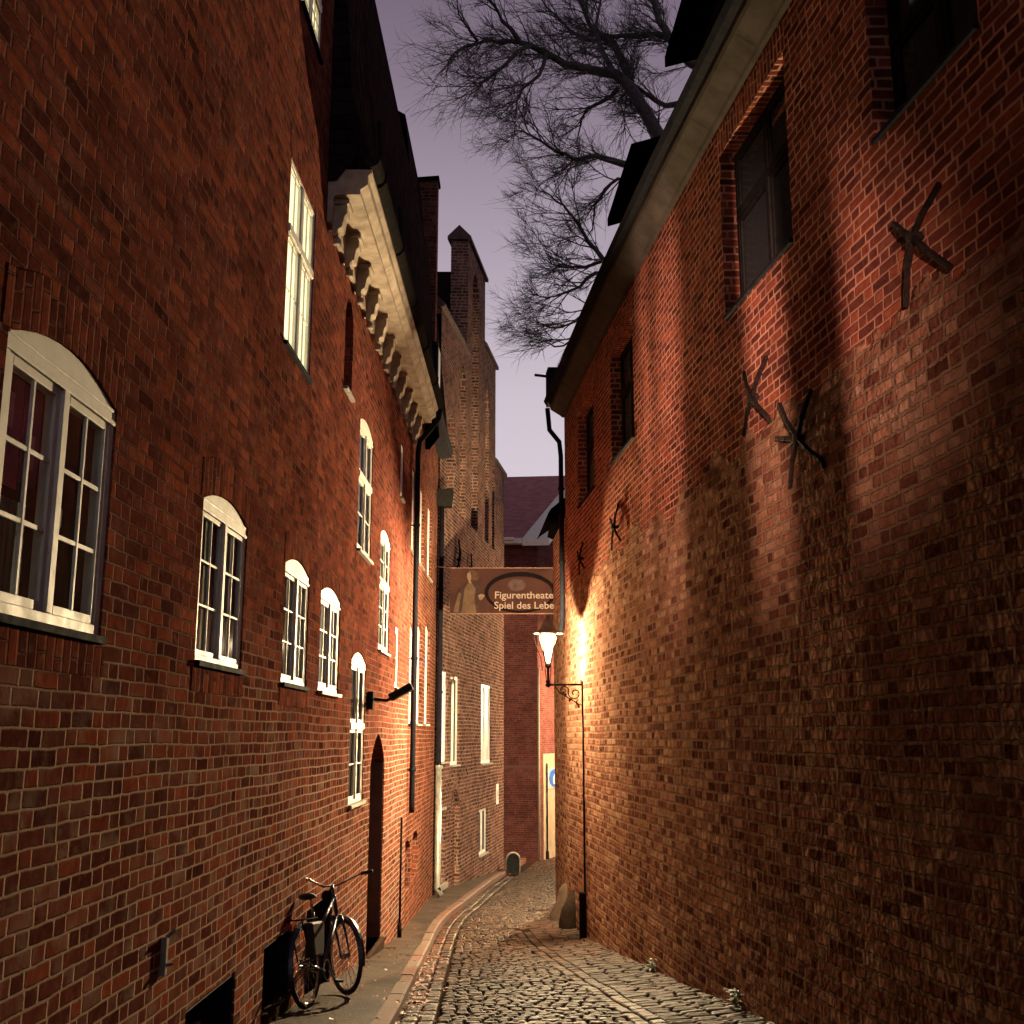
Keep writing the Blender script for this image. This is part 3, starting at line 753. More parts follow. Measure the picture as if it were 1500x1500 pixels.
tag(mb.build('cable_pipe', M['iron'], smooth=True), 'thin dark conduit running to the pavement beside the arched door', 'conduit')
# unlit floodlight on the wall
y, z = L.at(539, 1024)
fl = empty('floodlight', L.P(y, z, 0), 'black unlit floodlight on an arm above the arched door', 'floodlight')
mb = MB(); mb.fbox(L, y - .08, y + .08, z - .14, z + .1, 0, .08); mb.build('wall_box', M['dark'], fl, bevel=.01)
mb = MB(); mb.tube([L.P(y, z, .07), L.P(y + .05, z - .02, .25), L.P(y + .1, z + .08, .42)], .022); mb.build('arm', M['dark'], fl, smooth=True)
mb = MB(); rot = Matrix.Rotation(R(-28), 3, 'Y'); mb.box(L.P(y + .1, z + .1, .44), (.34, .22, .1), rot); hd = mb.build('lamp_head', M['dark'], fl, bevel=.015)
mb = MB(); mb.box(L.P(y + .1, z + .1, .44) + rot @ Vector((0, 0, -.056)), (.28, .18, .008), rot); mb.build('lens', M['glass'], hd)

# ================================================================== LEFT: row house between the pipes
Cn = empty('row_house', L.P(23, G(23), 0), 'narrow brick house with two rows of slim white windows between the downpipes', 'house')
Cops = []
for (l, r, b) in (((604.5, 678), (611, 694), (611, 822)), ((616, 706), (622, 722), (622, 840)), ((627, 733), (633, 749), (633, 857))):
    Cops.append(O(L, l, r, b, 0.))
for (l, r) in ((601, 607.5), (612, 618.5), (623.5, 630)):
    Cops.append(O(L, (l, 916), (r, 926), (r, 1064), .12))
NI = []
for (l, r, tp, bt) in ((590, 600, 1238, 1300), (604, 611, 1222, 1282)):
    yl, zt = L.at(l, tp); yr, zb = L.at(r, bt); NI.append((yl, yr, zb, zt - .12, .14, 'seg', .12))
Cops = [o for o in Cops if o[0] > YB + .02]
wall_sheet(L, YB, 26.0, None, 8.3, Cops + NI, .3, 'wall', M['brickC'], Cn)
for i, o in enumerate(Cops): window(L, o, Cn, ncas=2, cols=1, rows=3, curtain='pale', frame=.06, rec=.06, sillm='sillw', silld=.04)
for o in NI:
    mb = MB(); mb.face([L.P(o[0], o[2], -.12), L.P(o[1], o[2], -.12), L.P(o[1], o[3] + .16, -.12), L.P(o[0], o[3] + .16, -.12)], [(0, 0), (o[1] - o[0], 0), (o[1] - o[0], 1.2), (0, 1.2)]); mb.build('blind_niche', M['brickA'], Cn, fixn=False)
mb = MB(); sweep(mb, L, YB + .02, 26.2, [(0.002, 8.3), (.3, 8.34), (.34, 8.5), (.3, 8.55), (-.3, 8.55), (-.3, 8.3)], 20); mb.build('eaves', M['dark'], Cn)
mb = MB(); rquad(L, YB + .02, 26, .25, 8.551, -.28, 14.0); rquad(L, YB + .02, 26, -.28, 14.0, -6, 17.5)
mb.face([L.P(26, 8.3, .0), L.P(26, 8.5, .25), L.P(26, 14, -.28), L.P(26, 17.5, -6), L.P(26, 8.3, -6)], [(0, 0)] * 5); mb.build('roof', M['tiled'], Cn, fixn=False)
# fire wall rising through the roof
mb = MB(); yw = 23.2
poly = [(.12, 8.0), (.12, 14.2), (-.35, 14.15), (-.75, 14.0), (-.8, 13.7), (-2, 13.5), (-6, 17.8), (-6, 8)]
P0 = [L.P(yw, z, d) for d, z in poly]; P1 = [L.P(yw + .4, z, d) for d, z in poly]; U = [(d, z) for d, z in poly]
mb.face(P0, U); mb.face(P1[::-1], U[::-1])
for i in range(len(poly)):
    j = (i + 1) % len(poly); mb.face([P0[i], P0[j], P1[j], P1[i]], [(0, poly[i][1]), (0, poly[j][1]), (.4, poly[j][1]), (.4, poly[i][1])])
mb.build('fire_wall', M['brickF'], Cn, fixn=False)
mb = MB(); sweep(mb, L, yw - .05, yw + .45, [(.16, 14.2), (.16, 14.28), (-.6, 14.22), (-.6, 14.12)], 9); mb.build('coping', M['tiled'], Cn)
y, z = L.at(624, 535); mb = MB(); mb.fbox(L, y - .1, y + .55, z - .6, z + .5, -.2, .26); dm = mb.build('dormer', M['dark'], Cn)
mb = MB(); mb.fbox(L, y + .0, y + .4, z - .45, z + .4, .262, .275); mb.build('window', M['white'], dm)
# far downpipe with rain head
yp = 25.75
dp = pipe('downpipe', L, [(yp, 7.0, .12), (yp, 1.5, .12), (yp, -.2, .12), (yp, G(yp) + .35, .12), (yp - .02, G(yp) + .16, .2)], .06, M['dark'], 'tall dark downpipe with box rain head at the stepped gable house', [(yp, 5, .12), (yp, 2.6, .12)])
m2 = MB(); m2.box(L.P(yp, 7.2, .18), (.34, .3, .4), taper=1.25); m2.build('rain_head', M['lead'], dp, bevel=.01)
m2 = MB(); m2.tube([L.P(yp, .9, .12), L.P(yp, G(yp) + .3, .12), L.P(yp - .02, G(yp) + .15, .22)], .068, 12); m2.lathe([(.085, -.04), (.09, 0), (.085, .04)], L.P(yp, .9, .12), 12); m2.build('lower_pipe', M['zincl'], dp, smooth=True)

# ================================================================== GOTHIC STEPPED GABLE
Dn = empty('gabled_house', D.P(31, G(31), 0), 'old brick house with a tall stepped gable of narrow blind niches', 'house')
def od(l, r, b, rise=0, kind='seg', depth=.3): 
    return O(D, l, r, b, rise, kind, depth=depth)
dw = [od((641, 980), (656, 985), (656, 1118)), od((660.5, 987), (673, 992), (673, 1122)), od((705, 1000), (720, 1005), (719, 1119)), od((702, 1178), (714, 1182), (713, 1250))]
door = od((641.5, 1190), (652, 1186), (651, 1292)); door = (door[0], door[1], door[2], door[3], 0., 'seg', .2)
niL = od((661, 1180), (673, 1180), (672, 1312), .45, 'point', .12); niL = (niL[0], niL[1], niL[2], niL[3], .45, 'point', .12)
nich = []
for xl, xr, yt, yb in ((655, 667, 640, 762), (675, 686, 506, 778), (692.5, 702, 410, 792), (708, 716.5, 598, 808), (721, 728.5, 712, 824)):
    a, _ = D.at(xl, yt); b, zt = D.at(xr, yt); _, zb = D.at(xr, yb); nich.append([a, b, zb, zt, .5, 'point', .4])
zbase = sum(o[2] for o in nich) / 5
print('niches', [(round(o[0], 1), round(o[1], 1), round(o[2], 1), round(o[3], 1)) for o in nich])
steps = [(26.0, 29.5, 12.2), (29.5, 32.4, 15.7), (32.4, 34.5, 13.5), (34.5, 36.4, 10.3)]
body_ops = dw + [door, niL]
zs0 = 7.3
wall_sheet(D, 26.0, 36.4, None, zs0, body_ops, .3, 'wall', M['brickD'], Dn)
gb = MB(); M['copD'] = simple('gable_coping', (.09, .05, .045), .9, var=.4, scale=5, bump=.5)
for (a, b, zt) in steps:
    ops = [tuple([o[0], o[1], max(o[2], zs0 + .1), min(o[3], zt - 1.0)] + o[4:]) for o in nich if a <= (o[0] + o[1]) / 2 < b]
    ops = [tuple([max(o[0], a + .15), min(o[1], b - .15)] + list(o[2:])) for o in ops]
    # front
    ys = {a, b}
    wall_sheet(D, a, b, zs0, zt, ops, .4, 'gable_step', M['brickD'], Dn)
    mb = MB()
    for o in ops: mb.face([D.P(o[0], o[2], -.4), D.P(o[1], o[2], -.4), D.P(o[1], o[3] + .5, -.4), D.P(o[0], o[3] + .5, -.4)], [(o[0], o[2]), (o[1], o[2]), (o[1], o[3] + .5), (o[0], o[3] + .5)])
    # sides, back and a small pitched cap
    th = -.5
    mb.face([D.P(a, zs0, 0), D.P(a, zs0, th), D.P(a, zt, th), D.P(a, zt, 0)], [(0, zs0), (.5, zs0), (.5, zt), (0, zt)])
    mb.face([D.P(b, zs0, 0), D.P(b, zs0, th), D.P(b, zt, th), D.P(b, zt, 0)], [(0, zs0), (.5, zs0), (.5, zt), (0, zt)])
    mb.face([D.P(a, zs0, th), D.P(b, zs0, th), D.P(b, zt, th), D.P(a, zt, th)], [(a, zs0), (b, zs0), (b, zt), (a, zt)])
    mb.build('gable_side', M['brickD'], Dn, fixn=False)
    mb = MB(); q = .09
    mb.prism([D.P(a - q, zt, q), D.P(a - q, zt, th - q), D.P(a - q, zt + .1, th - q), D.P(a - q, zt + .45, -.25), D.P(a - q, zt + .1, q)], D.P(b + q, 0, 0) - D.P(a - q, 0, 0))
    mb.build('coping', M['copD'], Dn)
mb = MB(); mb.face([D.P(26, -3, 0), D.P(26, -3, -6), D.P(26, 12, -6), D.P(26, 12, 0)], [(0, -3), (6, -3), (6, 12), (0, 12)]); mb.face([D.P(36.4, -4, 0), D.P(36.4, -4, -8), D.P(36.4, 10, -8), D.P(36.4, 10, 0)], [(0, -4), (8, -4), (8, 10), (0, 10)])
mb.build('wall', M['brickD'], Dn, fixn=False)
mb = MB(); mb.face([D.P(26.2, 9, -.5), D.P(26.2, 9, -9), D.P(31, 15.4, -9), D.P(31, 15.4, -.5)], [(0, 0), (8, 0), (8, 8), (0, 8)]); mb.face([D.P(36.2, 9, -.5), D.P(36.2, 9, -9), D.P(31, 15.4, -9), D.P(31, 15.4, -.5)], [(0, 0), (8, 0), (8, 8), (0, 8)]); mb.build('roof', M['tiled'], Dn, fixn=False)
for i, (o, ct) in enumerate(zip(dw, ('litpale', 'dim', 'litpink', 'dim'))):
    lb = ['brightly lit pair of tall panes', None, 'tall window glowing pink', None][i]
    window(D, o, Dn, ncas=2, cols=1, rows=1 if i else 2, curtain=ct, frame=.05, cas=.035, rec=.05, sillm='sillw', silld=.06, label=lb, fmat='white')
mb = MB(); o = door
for k in range(4):
    ya = o[0] + (o[1] - o[0]) * k / 4; mb.fbox(D, ya + .01, ya + (o[1] - o[0]) / 4 - .01, o[2], o[3], -.12, -.08)
mb.fbox(D, o[0], o[1], o[2], o[3], -.16, -.12); dd = mb.build('door', M['doorg'], Dn)
mb = MB(); mb.fbox(D, o[0] - .05, o[1] + .05, o[3] + .003, o[3] + .07, -.05, .03); mb.build('lintel', M['sillw'], dd)
mb = MB(); mb.fbox(D, o[0] - .05, o[1] + .1, o[2] - .12, o[2] - .003, -.1, .08); mb.build('doorstep', M['sillw'], dd)
mb = MB(); o = niL; mb.face([D.P(o[0], o[2], -.12), D.P(o[1], o[2], -.12), D.P(o[1], o[3] + .5, -.12), D.P(o[0], o[3] + .5, -.12)], [(o[0], o[2]), (o[1], o[2]), (o[1], o[3] + .5), (o[0], o[3] + .5)]); mb.build('blind_niche', M['brickA'], Dn, fixn=False)
brick_arch(D, niL, .2, M['brickD'], Dn)
# painted brick arches on the front
for (l, r, zy) in ((642, 659, 905), (664, 684, 1010)):
    ya = D.at(l, zy)[0]; yb, zz = D.at(r, zy); brick_arch(D, (ya, yb, zz - .1, zz, .8, 'seg'), .22, M['brickD'], Dn, name='blind_arch')
# iron ties on the gable
def tie(f, y, z, size, arms, name, label, grp=None, t=.045):
    mb = MB(); c = f.P(y, z, .07)
    for (dy, dz, bend) in arms:
        p1 = f.P(y + dy * .45, z + dz * .45, .075); p2 = f.P(y + dy, z + dz, .05)
        mb.bar(c, p1, t * 1.1, t * 1.0, up=Vector((1, 0, 0))); mb.bar(p1, p2, t * 1.0, t * .9, up=Vector((1, 0, 0)))
        if bend: mb.bar(p2, f.P(y + dy, z + dz - bend, .04), t * 1.0, t * .9, up=Vector((1, 0, 0)))
    mb.box(f.P(y, z, .06), (.10, t * 1.7, t * 1.7)); mb.bar(f.P(y, z, -.05), c, .03)
    o = mb.build(name, M['iron'], bevel=.006); return tag(o, label, 'wall anchor', grp)
y, z = D.at(669, 820); tie(D, y, z, 1, [(0, .55, 0), (0, -.4, 0), (-.28, -.3, 0), (.28, .3, 0)], 'wall_anchor', 'left of the two thin dark iron anchors below the gable niches', 'iron anchors on the gable house')
y, z = D.at(687, 832); tie(D, y, z, 1, [(0, .4, 0), (0, -.35, 0)], 'wall_anchor', 'right of the two thin dark iron anchors below the gable niches', 'iron anchors on the gable house')
y, z = D.at(728, 1163)
pl = empty('house_number_plate', D.P(y, z, 0), 'small white plate with a dark mark at the gable house corner', 'sign')
mb = MB(); mb.fbox(D, y - .18, y + .18, z - .3, z + .3, .0, .02); mb.build('plate', M['white'], pl)
mb = MB(); mb.fbox(D, y - .03, y + .05, z - .08, z + .12, .02, .024); mb.fbox(D, y - .06, y + .06, z - .14, z - .11, .02, .024); mb.build('mark', M['dark'], pl)
# guard stone at the corner
y = 35.6; p = Vector((D.X(y) + .42, y, G(y)))
gs = empty('guard_stone', p, 'round topped dark guard post with a pale rim at the gable corner', 'guard stone')
prof = [(-.22, 0), (-.22, .42)] + [(-.22 * math.cos(a), .42 + .2 * math.sin(a)) for a in [math.pi * k / 8 for k in range(1, 8)]] + [(.22, .42), (.22, 0)]
mb = MB(); mb.prism([p + Vector((x * .9, -.0, z)) for x, z in prof], (0, .25, 0)); mb.build('post', M['black'], gs)
mb = MB()
for i in range(1, len(prof) - 2 + 1):
    (xa, za), (xb, zb) = prof[i], prof[i + 1] if i + 1 < len(prof) else prof[i]
    mb.bar(p + Vector((xa * .95, .0, za)), p + Vector((xb * .95, .0, zb)), .035, .3, up=Vector((0, 1, 0)))
mb.build('rim', M['sillw'], gs)

# ================================================================== END BUILDING
cx, cyy = .95, 41.0; zE = 9.05; gE = G(41) - .3
uR = Vector((.36, .93, 0)).normalized(); uL = Vector((-.995, .1, 0)).normalized()
En = empty('modern_brick_house', (cx, cyy, G(41)), 'plain modern brick building closing the end of the lane under a plum tiled roof', 'building')
c0 = Vector((cx, cyy, 0))
def wq(mb, p, u, ln, z0, z1): mb.face([p + Vector((0, 0, z0)), p + u * ln + Vector((0, 0, z0)), p + u * ln + Vector((0, 0, z1)), p + Vector((0, 0, z1))], [(0, z0), (ln, z0), (ln, z1), (0, z1)])
mb = MB(); wq(mb, c0, uL, 8, gE, zE); mb.build('front_wall', M['brickE'], En, fixn=False)
mb = MB(); wq(mb, c0, uR, 12, gE, zE)
h = 3.6; mb.face([c0 + Vector((0, 0, zE)), c0 + uR * 12 + Vector((0, 0, zE)), c0 + uR * 6 + Vector((0, 0, zE + h))], [(0, zE), (12, zE), (6, zE + h)]); mb.build('side_wall', M['brickE'], En, fixn=False)
ov = .45; e0 = c0 - uR * ov + uL * .4 + Vector((0, 0, zE - ov * h / 6 + .15)); 
r0 = c0 + uR * 6 + uL * .4 + Vector((0, 0, zE + h + .15)); ll = 9
mb = MB(); mb.face([e0, e0 + uL * ll, r0 + uL * ll, r0], [(0, 0), (ll, 0), (ll, 7.6), (0, 7.6)]); b0 = c0 + uR * 12.4 + uL * .4 + Vector((0, 0, zE - .1)); mb.face([r0, r0 + uL * ll, b0 + uL * ll, b0], [(0, 0), (ll, 0), (ll, 7.6), (0, 7.6)]); mb.build('roof', M['tile'], En, fixn=False)
mb = MB(); dn = Vector((0, 0, -.3)); mb.prism([e0 + Vector((0, 0, -.01)), e0 + dn, r0 + dn, r0 + Vector((0, 0, -.01))], uL * -1.0); mb.prism([e0 + uL * .02, e0 + uL * .02 + Vector((0, 0, -.2)), e0 + uL * .02 + Vector((0, 0, -.2)) + uR * .4, e0 + uL * .02 + uR * .4], uL * (ll - .3)); mb.build('verge_board', M['white'], En)
mb = MB(); mb.tube([e0 + uL * .3 - uR * .06 + Vector((0, 0, -.04)), e0 + uL * ll - uR * .06 + Vector((0, 0, -.04))], .07, 8); mb.build('gutter', M['white'], En)
mb = MB(); mb.prism([c0 + Vector((-.004, -.01, gE)), c0 + uL * .10 + Vector((0, -.02, gE)), c0 + uL * .10 + Vector((0, -.02, 7)), c0 + Vector((-.004, -.01, 7))], (0.02, -.05, 0)); 
mb = MB(); a_ = c0 + Vector((0, -.03, .44)); mb.prism([a_, a_ + uL * 8, a_ + uL * 8 + Vector((0, 0, .11)), a_ + Vector((0, 0, .11))], (0, .02, 0)); mb.build('string_course', M['brickE'], En)
mb = MB(); a_ = c0 + uR * .5 + Vector((.93, -.36, 0)) * .03; mb.prism([a_ + Vector((0, 0, gE)), a_ + uR * 9 + Vector((0, 0, gE)), a_ + uR * 9 + Vector((0, 0, .95)), a_ + Vector((0, 0, .95))], Vector((-.93, .36, 0)) * .02); mb.build('pale_plinth', simple('pale_render', (.3, .23, .15), .85, var=.15, scale=3, bump=.2), En)
mb = MB(); mb.tube([c0 + Vector((.03, -.07, gE)), c0 + Vector((.03, -.07, 4.1))], .04, 8); mb.build('corner_pipe', M['sillw'], En, smooth=True)
mb = MB(); pp = c0 + uR * .75 - uL * .08; mb.tube([pp + Vector((0, 0, gE + .3)), pp + Vector((0, 0, .6))], .03, 8); mb.lathe([(.06, 0), (.06, .25), (.03, .3)], pp + Vector((0, 0, gE + .3)), 10); mb.build('downpipe', M['dark'], En, smooth=True)
# low pale extension with the blue sign
sp_ = c0 + uR * 1.35 - uL * .07
sg = empty('footpath_sign', sp_, 'blue round pedestrian sign on a grey square at the end of the lane', 'sign')
def onE(s, z, d): return c0 + uR * s - uL * d + Vector((0, 0, z))
zc = .05; sc_ = 1.55
mb = MB(); mb.prism([onE(sc_ - .75, zc - .38, .03), onE(sc_ + .75, zc - .38, .03), onE(sc_ + .75, zc + .38, .03), onE(sc_ - .75, zc + .38, .03)], -uL * .03); mb.build('panel', simple('sign_grey', (.3, .3, .3), .5), sg)
mb = MB(); mb.prism([onE(sc_ + .12 + .62 * math.cos(a), zc + .33 * math.sin(a), .065) for a in [2 * math.pi * k / 28 for k in range(28)]], -uL * .01); mb.build('disc', simple('sign_blue', (.02, .09, .4), .4, var=.05), sg)
mb = MB(); q = .082
def sgp(pts): mb.prism([onE(sc_ + .12 + a * 1.8, zc + b, q) for a, b in pts], -uL * .006)
sgp([(-.02, .18), (.03, .21), (.06, .17), (.03, .13), (-.01, .14)]); sgp([(-.05, .12), (.08, .12), (.07, -.05), (.09, -.22), (.05, -.22), (.02, -.06), (-.02, -.22), (-.06, -.22), (-.03, -.02)])
sgp([(-.13, .04), (-.09, .06), (-.07, .02), (-.11, 0)]); sgp([(-.14, 0), (-.07, 0), (-.08, -.2), (-.13, -.2)])
mb.build('figure', M['white'], sg)

# ================================================================== RIGHT: old wall house
Rn = empty('old_brick_house', RW.P(12, G(12), 0), 'long old brick house on the right with pale eaves and deep windows', 'house')
RZ = 7.98; YR = 21.5
def orr(l, r, b): 
    yl, zt = RW.at(*l); yr, zb = RW.at(*b); y2 = RW.at(*r)[0]
    return (min(yr, y2), max(yl, yr, y2), zb, zt, 0., 'seg', .3)
R1 = orr((1054, 228), (1150, 140), (1063, 470)); R2 = orr((893.5, 521), (926, 480), (897, 682)); R3 = orr((846, 609), (869, 585), (848, 745))
yb_, zb_ = RW.at(1282, 213); R0 = (yb_ - 1.35, yb_, zb_, zb_ + 1.3, 0., 'seg', .3)
print('R', R0, R1, R2, R3)
def bulge(y, z):
    n = noise.noise(Vector((y * .55, z * .55, 2.))) * .016 + noise.noise(Vector((y * 1.7, z * 1.7, 5.))) * .005
    w = 1 if z < 4.2 else max(.15, 1 - (z - 4.2) * 2)
    if z > 4.9: return 0
    return n * w + .022 * max(0, min(1, (4.4 + .35 * noise.noise(Vector((y * .8, 1, 7.))) - z) / .2))
wall_sheet(RW, -16, YR, None, 4.9, [], .3, 'lower_wall', M['brickR'], Rn, dy=.12, dz=.12, disp=bulge)
wall_sheet(RW, -16, YR, 4.9, RZ, [R0, R1, R2, R3], .3, 'upper_wall', M['brickRU'], Rn, dy=.4)
for i, o in enumerate((R0, R1, R2, R3)):
    window(RW, o, Rn, ncas=2, cols=1, rows=1, transom=.62, rec=.16, frame=.06, curtain='dark' if i < 2 else 'dim', fmat='dark' if i > 5 else 'grey_frame' if 'grey_frame' in M else 'lead', sillm='dark', silld=.03)
    brick_arch(RW, o, .28, M['brickRU'], Rn)
mb = MB()
n = 40; ya_, yb2 = -6, YR
def rsweep(mb, f, y0, y1, prof, n=44, uv=False):
    for k in range(n):
        ya, yb = y0 + (y1 - y0) * k / n, y0 + (y1 - y0) * (k + 1) / n
        for (d0, z0), (d1, z1) in zip(prof[:-1], prof[1:]):
            mb.face([f.P(ya, z0, d0), f.P(yb, z0, d0), f.P(yb, z1, d1), f.P(ya, z1, d1)], [(ya, z0), (yb, z0), (yb, z1), (ya, z1)] if uv else None)
    for yy in (y0, y1): mb.face([f.P(yy, z, d) for d, z in prof], [(0, 0)] * len(prof) if uv else None)
rsweep(mb, RW, -16, YR, [(-.02, RZ), (.05, RZ + .0), (.07, RZ + .03), (.27, RZ + .16), (.29, RZ + .2), (.29, RZ + .3), (-.02, RZ + .34)]); ev = mb.build('eaves', M['stonebd'], Rn)
mb = MB()
for yy in [2 + 1.45 * k for k in range(14)]:
    for s in (0,):
        P = [RW.P(yy, RZ + .028, .075), RW.P(yy + .008, RZ + .028, .075), RW.P(yy + .008, RZ + .156, .268), RW.P(yy, RZ + .156, .268)]
        mb.face([p + Vector((-.003, 0, -.003)) for p in P])
mb.build('board_joint', M['dark'], ev, fixn=False)
mb = MB(); rsweep(mb, RW, -16, YR, [(.30, RZ + .26), (.38, RZ + .27), (.42, RZ + .34), (.40, RZ + .38), (.3, RZ + .36)]); mb.build('gutter', M['dark'], ev)
mb = MB(); rsweep(mb, RW, -16, YR, [(.33, RZ + .35), (-5, RZ + 4.6), (-9, RZ)], uv=True); mb.build('roof', M['tiled'], Rn, fixn=False)
mb = MB(); P = [RW.P(YR, -2.5, 0), RW.P(YR, -2.5, -8), RW.P(YR, RZ, -8), RW.P(YR, RZ, 0)]; mb.face(P, [(0, -2.5), (8, -2.5), (8, RZ), (0, RZ)]); mb.build('end_wall', M['brickR'], Rn, fixn=False)
for (px0, py0, px1, py1, lb) in ((925, 224, 890, 332, None), (1015, -40, 974, 99, None)):
    zr = 9.5
    def hit(px, py):
        rx, ry, rz = ray(px, py); t = (zr - EYE) / rz; return Vector((rx * t, t, zr))
    a, b = hit(px0, py0), hit(px1, py1)
    inw = Vector((1, .12, 0)).normalized(); mb = MB()
    mb.prism([a, b, b + inw * 2.5 + Vector((0, 0, .9)), a + inw * 2.5 + Vector((0, 0, .9))], (0, 0, .14)); dm = mb.build('dormer', M['tiled'], Rn)
    a2, b2 = a + inw * .35 + (b - a) * .08, b + inw * .35 - (b - a) * .08; mb = MB(); mb.prism([a2, b2, b2 + inw * 2, a2 + inw * 2], (0, 0, -1.4)); mb.build('dormer_cheek', M['dark'], dm)
# far end: gutter end, pipe
mb = MB(); mb.fbox(RW, YR - .25, YR + .12, RZ + .25, RZ + 1.0, -.5, .36); mb.bar(RW.P(YR + .05, RZ + .9, .36), RW.P(YR + .05, RZ + .93, .6), .05); mb.build('eaves_end', M['dark'], Rn, bevel=.01)
pr = pipe('downpipe', RW, [(YR + .02, RZ + .2, .34), (YR + .04, RZ - .25, .3), (YR + .06, RZ - .5, .1), (YR + .06, RZ - .8, .07), (YR + .06, 3.9, .07), (YR + .06, 3.6, .1)], .05, M['dark'], 'dark downpipe at the far end of the right hand wall', [(YR + .06, 6.5, .07), (YR + .06, 5, .07)])
# iron anchors on the right wall
def anchor(c, arms, lb, t=.05):
    y, z = RW.at(*c); L_ = []
    for ax, ay, bend in arms:
        yy, zz = RW.at(ax, ay); L_.append((yy - y, zz - z, bend))
    tie(RW, y, z, 1, L_, 'wall_anchor', lb, 'iron anchors on the right hand wall', t * .75)
anchor((1352, 348), [(1388, 268, 0), (1338, 450, 0), (1320, 328, .0), (1405, 392, 0)], 'crossed iron anchor highest and nearest on the right wall below the big window', .05)
anchor((1112, 582), [(1131, 522, 0), (1097, 638, 0), (1097, 545, 0), (1134, 612, .04)], 'crossed iron anchor below the second window on the right wall')
anchor((1180, 643), [(1197, 570, 0), (1166, 715, 0), (1150, 592, 0), (1214, 676, .06), (1146, 642, 0)], 'five armed iron anchor on the right wall lower than its crossed neighbour')
anchor((906, 772), [(911, 738, 0), (901, 806, 0), (899, 760, 0), (914, 792, 0)], 'thin iron anchor below the small third window on the right wall', .04)
anchor((855, 818), [(858, 794, 0), (853, 842, 0), (850, 808, 0), (860, 832, 0)], 'farthest iron anchor on the right wall above the lantern', .04)
# weeds at the foot
random.seed(21)
for (y, lb) in ((11.0, 'small green weed at the foot of the right wall nearest the camera'), (14.3, 'small green weed farther along the foot of the right wall')):
    mb = MB(); x = RW.X(y) - .06
    for k in range(46):
        a = random.uniform(0, 6.28); r = random.uniform(.02, .16); h = random.uniform(.02, .16)
        c = Vector((x + r * math.cos(a) * .6, y + r * math.sin(a), roadz(x, y) + h)); d = Vector((math.cos(a), math.sin(a), random.uniform(-.4, .6))).normalized() * .04; w = Vector((-math.sin(a), math.cos(a), 0)) * .016
        mb.face([c - d, c + w, c + d, c - w]); 
        if k % 4 == 0: mb.bar((x, y, roadz(x, y)), c, .004)
    tag(mb.build('weed', M['leafg']), lb, 'weed', 'weeds at the foot of the right wall')

# ================================================================== far right: next house, guard stones
Fn = empty('low_house', (1.0, 23, G(23)), 'low dark brick house with a tiled eave just beyond the right hand wall', 'house')
FF = Facade(lambda y: interp([(21.5, RW.X(21.5) + .015), (24.4, .93)], y), -1)
wall_sheet(FF, YR + .01, 24.4, None, 5.95, [], .2, 'wall', M['brickR'], Fn, dy=.4)
mb = MB(); P = [FF.P(24.4, -2.6, 0), FF.P(24.4, -2.6, -6), FF.P(24.4, 5.95, -6), FF.P(24.4, 5.95, 0)]; mb.face(P, [(0, -2.6), (6, -2.6), (6, 5.95), (0, 5.95)]); mb.build('wall', M['brickR'], Fn, fixn=False)
mb = MB()
for k in range(14):
    ya = YR + .02 + k * .215; mb.prism([FF.P(ya, 6.05, .3), FF.P(ya, 5.98, .36), FF.P(ya, 6.08, .3), FF.P(ya, 7.3, -1.2), FF.P(ya, 7.1, -1.2)], (0, .19, 0))
mb.prism([FF.P(YR + .02, 5.95, .1), FF.P(YR + .02, 6.03, .28), FF.P(YR + .02, 7.05, -1.2)], (0, 2.95, 0)); mb.build('roof', M['tiled'], Fn)
for i, (x, y, r, lb) in enumerate(((.95, 21.9, .2, 'leaning pale guard stone at the far corner of the right wall'), (1.02, 20.6, .15, 'dark guard stone between the corner stone and the lamp conduit'))):
    gz = G(y) + .02; mb = MB()
    mb.lathe([(r * 1.25, -.1), (r * 1.15, .12), (r, .35), (r * .75, .58), (r * .4, .7), (0, .73)], (x, y, gz), 9, Matrix.Rotation(R(8), 3, 'Y'))
    for k, v in enumerate(mb.v):
        q = noise.noise(Vector(v) * 5) * .09; mb.v[k] = (v[0] + q, v[1] + q, v[2])
    tag(mb.build('guard_stone', M['stone'] if i == 0 else M['soil'], smooth=True), lb, 'guard stone', 'guard stones by the right wall')

